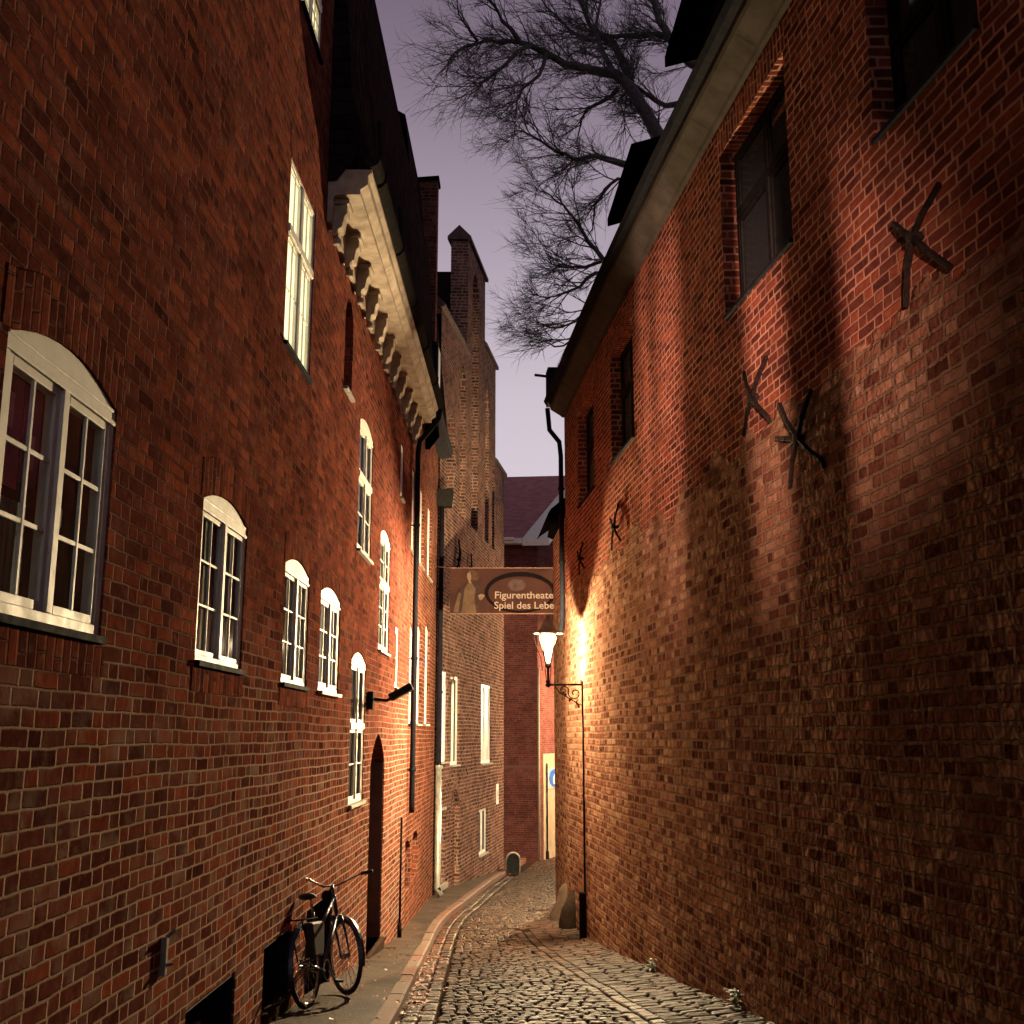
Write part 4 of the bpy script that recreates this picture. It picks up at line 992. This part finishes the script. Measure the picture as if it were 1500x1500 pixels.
# ================================================================== LANTERN
def lantern(wx, LY, LX, z0, label, LAMP_, ltcol, glow, gz, post=False):
    ln = empty('wall_lantern', (wx, LY, z0), label, 'street lamp', 'street lanterns')
    br = MB(); br.bar((wx - .04, LY, z0), (LX, LY, z0), .035); br.bar((wx - .03, LY, z0 - .55), (wx - .03, LY, z0 + .06), .05, .03)
    bk = br.build('bracket', M['iron'], ln, bevel=.004)
    br = MB()
    def scroll(c, r0, r1, a0, a1, n=22):
        return [(c[0] + (r0 + (r1 - r0) * k / n) * math.cos(a0 + (a1 - a0) * k / n), LY, c[1] + (r0 + (r1 - r0) * k / n) * math.sin(a0 + (a1 - a0) * k / n)) for k in range(n + 1)]
    br.tube(scroll((wx - .17, z0 - .15), .12, .025, 2.6, 10.5), .011, 6)
    br.tube(scroll((wx - .36, z0 - .1), .085, .02, 0., 7.5), .01, 6)
    br.tube([(LX + .12, LY, z0 - .03), (LX + .2, LY, z0 - .14), (wx - .26, LY, z0 - .24), (wx - .1, LY, z0 - .34), (wx - .04, LY, z0 - .36)], .011, 6)
    br.tube(scroll((wx - .1, z0 - .32), .06, .015, 1.5, 7.), .009, 6)
    for p in ((wx - .26, z0 - .27), (wx - .33, z0 - .17), (wx - .1, z0 - .38)): br.lathe([(0, -.03), (.025, 0), (0, .03)], (p[0], LY, p[1]), 6)
    br.build('scrollwork', M['iron'], bk, smooth=True)
    st = MB(); st.lathe([(.0, -.05), (.045, -.03), (.05, .0), (.03, .03), (.05, .05), (.022, .08), (.02, .28), (.04, .3), (.045, .33), (0, .335)], (LX, LY, z0), 14)
    for s in (-1, 1): st.tube([(LX + s * .03, LY, z0 + .05), (LX + s * .045, LY, z0 + .2), (LX + s * .05, LY, z0 + .34)], .007, 6)
    st.build('stem', M['iron'], ln, smooth=True)
    fr = MB(); zb, zt = z0 + .34, z0 + .9
    for k in range(4):
        a = math.pi / 4 + k * math.pi / 2
        fr.bar((LX + .05 * math.cos(a), LY + .05 * math.sin(a), zb), (LX + .2 * math.cos(a), LY + .2 * math.sin(a), zt), .014)
        a2 = a + math.pi / 2
        fr.bar((LX + .2 * math.cos(a), LY + .2 * math.sin(a), zt), (LX + .2 * math.cos(a2), LY + .2 * math.sin(a2), zt), .014)
        fr.bar((LX + .055 * math.cos(a), LY + .055 * math.sin(a), zb), (LX + .055 * math.cos(a2), LY + .055 * math.sin(a2), zb), .014)
    fr.tube([(LX - .26, LY, zt + .02), (LX - .22, LY, zt - .2), (LX - .13, LY, zt - .42), (LX - .1, LY, zb - .1)], .008, 6)
    fm = fr.build('frame', M['iron'], ln)
    g = MB()
    for k in range(4):
        a = math.pi / 4 + k * math.pi / 2; a2 = a + math.pi / 2
        g.face([(LX + .05 * math.cos(a), LY + .05 * math.sin(a), zb), (LX + .05 * math.cos(a2), LY + .05 * math.sin(a2), zb), (LX + .195 * math.cos(a2), LY + .195 * math.sin(a2), zt), (LX + .195 * math.cos(a), LY + .195 * math.sin(a), zt)])
    g.build('glass', M['glass'], fm, fixn=False)
    hd = MB(); hd.lathe([(.27, -.01), (.275, 0), (.2, .03), (.14, .09), (.105, .17), (.085, .22), (.05, .27), (.02, .29), (.018, .34), (0, .345)], (LX, LY, zt), 24)
    hd.lathe([(.265, -.012), (.19, .02), (.13, .08), (.095, .16), (0, .17)], (LX, LY, zt), 24)
    hd.build('hood', simple('lamp_hood', (.22, .2, .17), .45, metal=.3), ln, smooth=True)
    bl = MB(); bl.lathe([(0, -.5), (.035, -.49), (.06, -.4), (.11, -.2), (.15, -.05), (.14, .0), (0, .01)], (LX, LY, zt - .03), 16)
    t = NT('lamp_glow'); ea = t.n('ShaderNodeEmission'); ea.inputs['Color'].default_value = (1, .74, .34, 1); ea.inputs['Strength'].default_value = 5.
    ta = t.n('ShaderNodeBsdfTransparent'); aa = t.n('ShaderNodeAddShader'); t.l(ea.outputs[0], aa.inputs[0]); t.l(ta.outputs[0], aa.inputs[1]); t.l(aa.outputs[0], t.out.inputs[0]); t.t.nodes.remove(t.b)
    bl.build('mantle', t.m, ln, smooth=True)
    cp = MB(); zc_ = gz; cp.tube([(wx - .03, LY, z0 - .5), (wx - .035, LY, zc_ + .8)], .018, 8)
    for zz in (z0 - 1., z0 - 2., z0 - 3.): cp.box((wx - .03, LY, zz), (.03, .06, .03))
    cp.build('conduit', M['iron'], ln)
    cp = MB(); cp.box((wx - .07, LY, zc_ + .4), (.13, .15, .82)); cp.build('conduit_guard', M['dark'], ln, bevel=.012)
    ld = bpy.data.lights.new('lantern_light', 'POINT'); ld.energy = 1; ld.shadow_soft_size = .06; ld.color = ltcol
    ld.use_nodes = True; nt = ld.node_tree; em = [n for n in nt.nodes if n.type == 'EMISSION'][0]; lf = nt.nodes.new('ShaderNodeLightFalloff'); lf.inputs['Strength'].default_value = LAMP_; lf.inputs['Smooth'].default_value = 1.2
    ad = nt.nodes.new('ShaderNodeMath'); lq = nt.nodes.new('ShaderNodeLightFalloff'); lq.inputs['Strength'].default_value = (LAMPQ if LAMP_ == LAMP else LAMP_); lq.inputs['Smooth'].default_value = .6
    nt.links.new(lf.outputs['Linear'], ad.inputs[0]); nt.links.new(lq.outputs['Quadratic'], ad.inputs[1]); nt.links.new(ad.outputs[0], em.inputs['Strength'])
    lo = bpy.data.objects.new('lantern_light', ld); C.objects.link(lo); lo.location = (LX - .0, LY, zt - .21); lo.parent = ln; lo.matrix_parent_inverse = parent_world(ln).inverted()


lantern(RW.X(19.35), 19.35, .635, 2.48, 'lit old street lantern with a bell hood on a scrolled wall bracket', LAMP, (1, .72, .40), 1, G(19.35))
fp = Vector((-1.7, -9., G(-9) + .35)); tgt = Vector((1.78, 14.0, 5.7)); dr_ = (tgt - fp).normalized()
fg = empty('added_floodlight', (fp.x, fp.y, G(-9)), 'unseen low floodlight added to throw light past the slats onto the right wall', 'floodlight')  # unseen lamp added behind the camera to brighten the upper right wall
rot = dr_.to_track_quat('Z', 'Y').to_matrix()
mb = MB(); mb.lathe([(0, -.14), (.06, -.13), (.09, -.05), (.10, .0), (.092, .0), (.07, -.04), (0, -.06)], fp - dr_ * .02, 18, rot); mb.build('housing', M['dark'], fg, smooth=True)
mb = MB(); mb.lathe([(0, 0), (.088, 0)], fp - dr_ * .025, 18, rot); mb.build('lens', emit('flood_lens', (1, .6, .42), 6.), fg)
mb = MB(); mb.bar((fp.x - .11, fp.y, G(-9) + .1), (fp.x - .11, fp.y, fp.z), .02); mb.bar((fp.x + .11, fp.y, G(-9) + .1), (fp.x + .11, fp.y, fp.z), .02); mb.box((fp.x, fp.y, G(-9) + .12), (.3, .12, .03)); mb.build('stand', M['iron'], fg)
ld = bpy.data.lights.new('added_flood', 'SPOT'); ld.energy = 1; ld.shadow_soft_size = .035; ld.color = (1, .60, .46); ld.spot_size = R(17); ld.spot_blend = 1.0; ld.use_nodes = True
nt = ld.node_tree; em = [n for n in nt.nodes if n.type == 'EMISSION'][0]; lf = nt.nodes.new('ShaderNodeLightFalloff'); lf.inputs['Strength'].default_value = FLOOD; nt.links.new(lf.outputs['Linear'], em.inputs['Strength'])
lo = bpy.data.objects.new('added_flood', ld); C.objects.link(lo); lo.location = fp + dr_ * .03; lo.rotation_euler = (-dr_).to_track_quat('Z', 'Y').to_euler(); lo.parent = fg; lo.matrix_parent_inverse = parent_world(fg).inverted()
gt_ = empty('shadow_gate', (-1.4, -3, G(-3)), 'unseen slatted gate added to cast shadow bands on the right wall', 'gate')  # unseen blocker, added and spaced to band the added floodlight's beam
mb = MB()
for k in range(6): mb.box((-1.95 + k * .19 + .095, -3, G(-3) + 1.7), (.188, .04, 3.4))
mb.build('leaf', M['doorg'], gt_)
for (xa, xb) in ((-.77, -.75), (-.66, -.455), (-.34, -.20)):
    mb = MB(); mb.box(((xa + xb) / 2, -3, G(-3) + 1.7), (xb - xa, .04, 3.4)); mb.build('shadow_slat', M['doorg'], gt_)
mb = MB(); 
for z in (.25, 3.3): mb.box((-1.1, -2.965, G(-3) + z), (1.75, .03, .09))
mb.build('rail', M['doorg'], gt_)
pst = MB(); pst.tube([(5.15, 40.8, G(40.8) - .1), (5.15, 40.8, 3.0)], [.08, .05], 10)
tag(pst.build('lamp_post', M['iron'], smooth=True), 'slim iron post carrying the corner lantern round the bend', 'post')
lantern(5.1, 40.8, 4.55, 2.2, 'third old street lantern on a post round the bend of the lane', LAMP3, (1, .66, .34), 1, G(40.8))

# ================================================================== HANGING BOARD
BY = 24.7; k0 = ray(660, 835); k1 = ray(808, 898)
bx0 = ray(659, 865)[0] * BY; bx1 = bx0 + 3.0 ; bz1 = EYE + ray(730, 832)[2] * BY; bz0 = EYE + ray(730, 899)[2] * BY
bn = empty('theatre_banner', ((bx0 + bx1) / 2, BY, bz0), 'bronze coloured theatre banner spanning the lane with a puppet figure and an oval ring', 'banner')
mb = MB(); mb.box(((bx0 + bx1) / 2, BY + .02, (bz0 + bz1) / 2), (bx1 - bx0, .03, bz1 - bz0))
mb.build('board', simple('banner_print', (.034, .015, .012), .9, var=.4, scale=2.2, col2=(.02, .01, .01)), bn)
mb = MB(); mb.bar((bx0, BY - .0, bz0), (bx1, BY - .0, bz0), .025); mb.bar((bx0, BY, bz1), (bx1, BY, bz1), .02); mb.bar((bx0, BY, bz1), (L.X(25.7) - .0, BY + .4, bz1 + .1), .015)
mb.build('rail', simple('rail_bronze', (.15, .08, .06), .5), bn)
def bp_(px, py, d=0.): r = ray(px, py); t = BY - .01 - d; return Vector((r[0] * t, t, EYE + r[2] * t))
mb = MB(); oc = (759, 868)
def ring(cx_, cy_, a, b, w, d): 
    n = 48
    for k in range(n):
        t0, t1 = 2 * math.pi * k / n, 2 * math.pi * (k + 1) / n
        wa = w * (1.0 + .3 * math.sin(t0)); wb = w * (1.0 + .3 * math.sin(t1))
        mb.face([bp_(cx_ + (a) * math.cos(t0), cy_ - b * math.sin(t0), d), bp_(cx_ + a * math.cos(t1), cy_ - b * math.sin(t1), d), bp_(cx_ + (a - wb) * math.cos(t1), cy_ - (b - wb) * math.sin(t1), d), bp_(cx_ + (a - wa) * math.cos(t0), cy_ - (b - wa) * math.sin(t0), d)])
ring(762, 868, 52, 30, 5, .004); mb.build('oval_ring', simple('banner_dark', (.006, .004, .005), .6), bn, fixn=False)
mb = MB(); mb.face([bp_(757 + 13 * math.cos(a), 857 - 9 * math.sin(a), .002) for a in [2 * math.pi * k / 20 for k in range(20)]]); mb.build('shadow_print', simple('banner_mid', (.05, .03, .028), .7), bn, fixn=False)
def figure(polys, name, mat, d):
    mb = MB()
    for pl_ in polys: mb.face([bp_(620 + x / 4.69, 680 + y / 4.69, d) for x, y in pl_])
    return mb.build(name, mat, bn, fixn=False)
figure([[(195, 1025), (215, 940), (245, 860), (290, 815), (330, 805), (380, 830), (405, 880), (400, 930), (385, 960), (370, 1025)]], 'puppet_cloak', simple('banner_figure_dark', (.035, .02, .02), .8, var=.4, scale=3), .006)
figure([[(285, 850), (305, 820), (340, 822), (360, 860), (350, 930), (365, 1025), (260, 1025), (275, 930)], [(205, 1015), (245, 880), (262, 890), (240, 1018)]], 'puppet_gown', simple('banner_figure', (.07, .043, .028), .8, var=.35, scale=3), .010)
figure([[(300, 745), (315, 728), (345, 725), (370, 740), (382, 775), (370, 800), (335, 800), (318, 790)]], 'puppet_hair', simple('banner_hair', (.045, .025, .02), .8), .010)
figure([[(302, 750), (322, 742), (330, 770), (326, 800), (334, 820), (316, 818), (306, 792), (298, 775)], [(375, 900), (400, 890), (425, 900), (400, 935), (385, 930)]], 'puppet_face', simple('banner_face', (.11, .07, .045), .8), .013)
for m_ in bpy.data.materials:
    if m_.name.startswith('banner') or m_.name.startswith('rail'): m_.node_tree.nodes['Principled BSDF'].inputs['Specular IOR Level'].default_value = .0
def text(s, px0, px1, py, cap, name):
    cu = bpy.data.curves.new(name, 'FONT'); cu.body = s; cu.extrude = .003; cu.offset = .012; cu.resolution_u = 3
    o = bpy.data.objects.new(name, cu); C.objects.link(o); bpy.context.view_layer.update()
    dg = bpy.context.evaluated_depsgraph_get(); me = bpy.data.meshes.new_from_object(o.evaluated_get(dg)); bpy.data.objects.remove(o)
    xs = [v.co.x for v in me.vertices]; w = max(xs) - min(xs); h = .72
    a = bp_(px0, py, .012); b = bp_(px1, py, .012); sx = (b.x - a.x) / w; sz = cap * BY / F / h
    for v in me.vertices: v.co = Vector(((v.co.x - min(xs)) * sx + a.x, a.y - v.co.z, v.co.y * sz + a.z))
    me.materials.append(M['letter']); t = bpy.data.objects.new(name, me); C.objects.link(t); t.parent = bn; t.matrix_parent_inverse = parent_world(bn).inverted()
M['letter'] = simple('letter_paint', (.15, .10, .08), .7, var=.1)
text('Figurentheater', 725, 817.5, 876.5, 10.5, 'lettering'); text('Spiel des Lebens', 724, 825, 891.5, 10.5, 'lettering')

# ================================================================== BICYCLE
BR = Vector((-1.86, 10.6, G(10.55) + .13)); BF = Vector((-1.64, 11.66, G(11.62) + .125))
bc = empty('bicycle', (BR + BF) / 2, 'dark bicycle leaning on the left wall with its front wheel turned out', 'bicycle')
fwd = (BF - BR).normalized(); sidev = Vector((0, 0, 1)).cross(fwd).normalized(); lean = math.radians(7)
upv = (Vector((0, 0, 1)) * math.cos(lean) + sidev * math.sin(lean)); upv = (upv - fwd * upv.dot(fwd)).normalized(); sd = fwd.cross(upv)
def bpnt(f_, u_, s_=0): return BR + fwd * f_ + upv * u_ + sd * s_
def wheel(c, ax, steer, name):
    z = ax.normalized(); x = upv.cross(z).normalized(); yv = z.cross(x); rot = Matrix((x, yv, z)).transposed()
    mb = MB(); mb.torus(c, .32, .012, rot, 40, 6); mb.lathe([(.02, -.05), (.028, -.02), (.028, .02), (.02, .05)], c, 10, rot)
    for k in range(28):
        a = 2 * math.pi * k / 28; mb.tube([c + rot @ Vector((.02 * math.cos(a), .02 * math.sin(a), .03 * (1 if k % 2 else -1))), c + rot @ Vector((.315 * math.cos(a + .15), .315 * math.sin(a + .15), 0))], .0022, 3, False)
    w = mb.build(name, M['chrome'], bc, smooth=True)
    mb = MB(); mb.torus(c, .342, .023, rot, 44, 10); mb.build('tyre', M['rubber'], w, smooth=True)
    mb = MB(); n = 22
    for k in range(n):
        a0, a1 = R(-20) + R(215) * k / n, R(-20) + R(215) * (k + 1) / n
        for s0, s1, rr0, rr1 in ((-.032, 0, .372, .385), (0, .032, .385, .372)):
            q = lambda a, s_, r_: c + (x * math.cos(a) * 1 + yv * math.sin(a)) * r_ + z * s_
            mb.face([q(a0, s0, rr0), q(a1, s0, rr0), q(a1, s1, rr1), q(a0, s1, rr1)])
    mb.build('mudguard', M['bluep'], bc, smooth=True, fixn=False)
    return rot
M['chrome'] = simple('chrome', (.5, .5, .5), .25, metal=1., var=.1); M['rubber'] = simple('tyre_rubber', (.015, .015, .015), .7); M['bluep'] = simple('blue_black_paint', (.02, .04, .09), .3, var=.2)
M['leather'] = simple('saddle_black', (.02, .018, .018), .5); M['redlens'] = simple('red_reflector', (.4, .01, .01), .3)
rc = bpnt(0, .365); fc = bpnt(1.07, .365)
st_a = R(46); sax = (sd * math.cos(st_a) + fwd * math.sin(st_a)).normalized(); sfw = upv.cross(sax).normalized()
wheel(rc, sd, 0, 'rear_wheel'); wheel(fc, sax, 1, 'front_wheel')
head_b, head_t = bpnt(.88, .75), bpnt(.83, .93); bb = bpnt(.42, .29); seat_t = bpnt(.24, .82)
mb = MB()
for a, b, r in ((head_b, bb, .019), (head_t, bpnt(.3, .6), .016), (bb, seat_t, .016), (head_b - (head_b - head_t) * .2, head_t + (head_t - head_b) * .1, .022)): mb.tube([a, b], r, 8)
for s in (-.055, .055): mb.tube([bb + sd * s * .5, rc + sd * s], .01, 6); mb.tube([bpnt(.27, .7) + sd * s * .3, rc + sd * s], .009, 6)
mb.build('frame', M['bluep'], bc, smooth=True)
mb = MB()
for s in (-.05, .05): mb.tube([head_b + sax * s, (head_b + fc) / 2 + sax * s + fwd * .02, fc + sax * s], [.014, .012, .009], 8)
mb.bar(head_b + sax * -.055, head_b + sax * .055, .03); mb.tube([head_b, head_b - (head_b - head_t) * 1.7], .014, 8); mb.build('fork', M['bluep'], bc, smooth=True)
ht = head_t + (head_t - head_b).normalized() * .12
mb = MB(); bars = []
for s in (-1, 1):
    pts = [ht, ht + sax * s * .08 + sfw * .04, ht + sax * s * .2 + sfw * .0 + upv * .05, ht + sax * s * .3 - sfw * .05 + upv * .09, ht + sax * s * .38 - sfw * .13 + upv * .10]; bars.append(pts); mb.tube(pts, .011, 8)
hb = mb.build('handlebar', M['chrome'], bc, smooth=True)
for p in bars: mb = MB(); mb.tube([p[3], p[4], p[4] + (p[4] - p[3]) * .1], .017, 8); mb.build('grip', M['rubber'], hb, smooth=True)
mb = MB(); p = ht + sfw * .11 - upv * .09; rot = Matrix((sax, upv, sfw)).transposed(); mb.lathe([(0, -.07), (.045, -.05), (.055, .0), (.058, .04), (.05, .045), (0, .045)], p, 14, rot); mb.bar(p, ht, .02); mb.build('headlight', M['dark'], bc, smooth=True)
mb = MB(); mb.tube([seat_t, seat_t + (seat_t - bb).normalized() * .12], .013, 8); mb.build('seat_post', M['chrome'], bc)
mb = MB(); sc0 = seat_t + (seat_t - bb).normalized() * .15
mb.tube([sc0 - fwd * .14, sc0 - fwd * .1 + upv * .015, sc0 - fwd * .02, sc0 + fwd * .08 - upv * .005, sc0 + fwd * .15 - upv * .02], [.05, .085, .07, .032, .018], 10); 
for k, v in enumerate(mb.v):
    q = Vector(v) - sc0; hgt = q.dot(upv); mb.v[k] = tuple(Vector(v) - upv * hgt * .6)
mb.build('saddle', M['leather'], bc, smooth=True)
mb = MB()
for s in (-.06, .06): mb.tube([rc + sd * s, bpnt(-.18, .76) + sd * s], .006, 6); mb.tube([bpnt(-.32, .77) + sd * s, bpnt(.2, .77) + sd * s], .007, 6)
for k in range(5): q = -.3 + k * .11; mb.tube([bpnt(q, .77, -.06), bpnt(q, .77, .06)], .005, 6)
mb.build('rack', M['iron'], bc, smooth=True)
mb = MB(); mb.box(bpnt(-.34, .72), (.06, .03, .05)); mb.build('rear_reflector', M['redlens'], bc)
mb = MB(); n = 20; rr = .09; z_ = sd
for k in range(n):
    a0, a1 = 2 * math.pi * k / n, 2 * math.pi * (k + 1) / n; mb.bar(bb + (fwd * math.cos(a0) + upv * math.sin(a0)) * rr - sd * -.05, bb + (fwd * math.cos(a1) + upv * math.sin(a1)) * rr + sd * .05, .008)
mb.tube([bb + sd * .08, bb + sd * .08 + fwd * .12 - upv * .11], .01, 6); mb.tube([bb - sd * .08, bb - sd * .08 - fwd * .12 + upv * .11], .01, 6); ck = mb.build('crank', M['chrome'], bc)
for s in (1, -1): mb = MB(); mb.box(bb + sd * .12 * s + fwd * .12 * s - upv * .11 * s, (.09, .07, .02)); mb.build('pedal', M['rubber'], ck)
mb = MB(); mb.prism([bpnt(-.17, .74, .065), bpnt(.15, .74, .065), bpnt(.11, .44, .065), bpnt(-.13, .44, .065)], sd * .09); mb.build('pannier', M['leather'], bc, bevel=.02)

# ================================================================== TREE
random.seed(42)
tr = empty('bare_tree', (5.2, 25, G(25)), 'large leafless tree behind the right hand house against the dusk sky', 'tree')
def tp(px, py, Y): r = ray(px, py); return Vector((r[0] * Y, Y, EYE + r[2] * Y))
base = Vector((5.4, 25, G(25))); fork = tp(1010, 330, 25)
mb = MB(); mb.tube([base, base + Vector((-.1, .1, 4)), fork - Vector((-.3, 0, 1.5)), fork], [.5, .4, .34, .26], 10)
limbs = [
 ([(1010, 330), (985, 240), (960, 190), (925, 130), (900, 108), (855, 100), (830, 96), (800, 78), (775, 66), (745, 60), (712, 58), (680, 68), (655, 90)], (25, 23.5), .17, .012),
 ([(985, 240), (965, 205), (935, 150), (915, 95), (900, 65), (870, 48), (852, 5), (835, -60)], (25, 26), .16, .03),
 ([(1040, 100), (1010, 90), (980, 55), (965, 30), (945, -30), (930, -120)], (25, 24), .14, .03),
 ([(1020, 70), (990, 58), (960, 50), (910, 52), (870, 60), (835, 45), (800, 10), (780, -30)], (24.5, 26.5), .09, .012),
 ([(1000, 150), (975, 155), (950, 140), (925, 120), (905, 150), (890, 145)], (25, 25.5), .07, .015),
 ([(935, 245), (912, 240), (885, 232), (860, 230), (840, 233), (815, 222), (790, 205), (765, 192), (748, 195)], (24.5, 23), .08, .01),
 ([(930, 265), (905, 262), (885, 278), (872, 300), (868, 335), (850, 360)], (24.5, 25), .045, .008),
 ([(905, 385), (882, 378), (862, 355), (845, 325), (825, 300), (805, 285), (790, 280)], (24.5, 23.5), .06, .008),
 ([(900, 380), (880, 383), (855, 392), (830, 392), (805, 385), (788, 378)], (24.5, 25), .05, .008),
 ([(895, 390), (872, 400), (850, 420), (825, 430), (800, 436), (785, 430)], (24.5, 24), .05, .008),
 ([(880, 440), (862, 448), (845, 470), (820, 480), (800, 478), (785, 470)], (24.5, 24.5), .04, .008),
 ([(870, 480), (850, 490), (835, 500), (812, 508), (795, 500), (785, 498)], (24.5, 25), .035, .007),
 ([(775, 66), (740, 95), (712, 118), (700, 130), (680, 140)], (23.6, 23), .05, .008),
 ([(800, 78), (790, 110), (765, 130), (755, 150), (735, 158), (720, 155)], (24, 23), .045, .008),
 ([(760, 60), (735, 30), (722, 5), (700, -20)], (23.8, 23), .05, .01),
 ([(700, 60), (685, 40), (672, 20), (668, -5)], (23.6, 23), .03, .008),
 ([(900, 108), (880, 70), (872, 40), (880, 0), (890, -40)], (24.6, 26), .07, .012),
 ([(905, 130), (880, 150), (860, 160), (850, 185), (845, 215)], (24.8, 26), .05, .01),
]
tw = MB(); cnt = 0
def twig(p, d, ln, r, lv):
    global cnt
    cnt += 1
    n = 4 if lv < 2 else 3; pts = [p]; q = Vector(p); dd = Vector(d)
    for k in range(n):
        dd = (dd + Vector((random.gauss(0, .12), random.gauss(0, .12), random.gauss(0, .1) + .03))).normalized()
        q = q + dd * ln / n; pts.append(q.copy())
    tw.tube(pts, [r * (1 - .75 * k / n) for k in range(n + 1)], 3 if r < .012 else 5, False)
    if lv < 3:
        for k in range({0: 8, 1: 6, 2: 4}[lv]):
            t = random.uniform(.15, 1.) * n; i = min(int(t), n - 1); o = pts[i].lerp(pts[i + 1], t - i)
            dloc = (pts[i + 1] - pts[i]).normalized(); axr = dloc.cross(Vector((random.gauss(0, 1), random.gauss(0, 1), random.gauss(0, 1)))).normalized()
            nd = (Matrix.Rotation(random.uniform(.4, .85), 3, axr) @ dloc); nd.x -= .12; nd.normalize()
            twig(o, nd, ln * random.uniform(.45, .8), max(r * .55, .0035), lv + 1)
for pts, (Ya, Yb), r0, r1 in limbs:
    P = []
    n = len(pts)
    for k, (a, b) in enumerate(pts): P.append(tp(a, b, Ya + (Yb - Ya) * k / (n - 1)))
    rad = [r0 * 1.3 + (r1 - r0 * 1.3) * (k / (n - 1)) ** .8 for k in range(n)]
    fine_ = [P[0]]; rf = [rad[0]]
    for k in range(n - 1):
        for s_ in (1, 2):
            q = P[k].lerp(P[k + 1], s_ / 2)
            if s_ == 1: q = q + Vector((random.gauss(0, .03), random.gauss(0, .03), random.gauss(0, .03)))
            fine_.append(q); rf.append(rad[k] + (rad[k + 1] - rad[k]) * s_ / 2)
    mb.tube(fine_, rf, 8)
    tot = sum((P[k + 1] - P[k]).length for k in range(n - 1))
    m = int(tot * 5.6)
    for j in range(m):
        t = (.12 + .88 * (j + random.random()) / m) * (n - 1); i = min(int(t), n - 2)
        o = P[i].lerp(P[i + 1], t - i); dl = (P[i + 1] - P[i]).normalized()
        ax = dl.cross(Vector((random.gauss(0, 1), random.gauss(0, 1), random.gauss(0, 1)))).normalized()
        nd = Matrix.Rotation(random.uniform(.35, 1.0), 3, ax) @ dl; nd.x -= .25; nd.z += random.uniform(-.05, .2); nd.normalize()
        rr = rad[min(i, len(rad) - 1)]
        twig(o, nd, random.uniform(.6, 1.35) * (1.0 if rr > .03 else .75), min(.02, rr * .5) , 1 if random.random() < .8 else 0)
mb.build('trunk', M['bark'], tr, smooth=True)
tw.build('twigs', M['bark'], tr)
print('twigs', cnt)

# ================================================================== SKY, CAMERA
w = bpy.data.worlds.new('World'); sc.world = w; w.use_nodes = True; nt = w.node_tree; nt.nodes.clear()
out = nt.nodes.new('ShaderNodeOutputWorld'); bg = nt.nodes.new('ShaderNodeBackground'); nt.links.new(bg.outputs[0], out.inputs[0])
tcn = nt.nodes.new('ShaderNodeTexCoord'); sep = nt.nodes.new('ShaderNodeSeparateXYZ'); nt.links.new(tcn.outputs['Generated'], sep.inputs[0])
cr = nt.nodes.new('ShaderNodeValToRGB'); e = cr.color_ramp
st_ = [(0, (.72, .64, .69)), (.2, (.70, .62, .68)), (.30, (.62, .54, .61)), (.42, (.43, .355, .43)), (.55, (.235, .18, .24)), (.68, (.12, .088, .13)), (1, (.04, .03, .052))]
while len(e.elements) < len(st_): e.elements.new(.5)
for x, (p, c_) in zip(e.elements, st_): x.position = p; x.color = (*c_, 1)
nt.links.new(sep.outputs['Z'], cr.inputs[0]); nt.links.new(cr.outputs[0], bg.inputs['Color']); bg.inputs['Strength'].default_value = SKY
cam = bpy.data.cameras.new('camera'); co_ = bpy.data.objects.new('camera', cam); C.objects.link(co_); sc.camera = co_
co_.location = (0, 0, EYE); co_.rotation_euler = (math.pi / 2 + PITCH, 0, 0); cam.sensor_width = 36; cam.lens = 36 * F / 1500; cam.clip_end = 1000; cam.clip_start = .05
sc.view_settings.view_transform = 'Standard'; sc.view_settings.look = 'None'; sc.view_settings.exposure = 0; sc.view_settings.gamma = 1
sc.render.engine = 'CYCLES'; sc.cycles.max_bounces = 6; sc.cycles.diffuse_bounces = 4; sc.cycles.transparent_max_bounces = 12; sc.cycles.sample_clamp_indirect = 3; sc.cycles.use_denoising = True
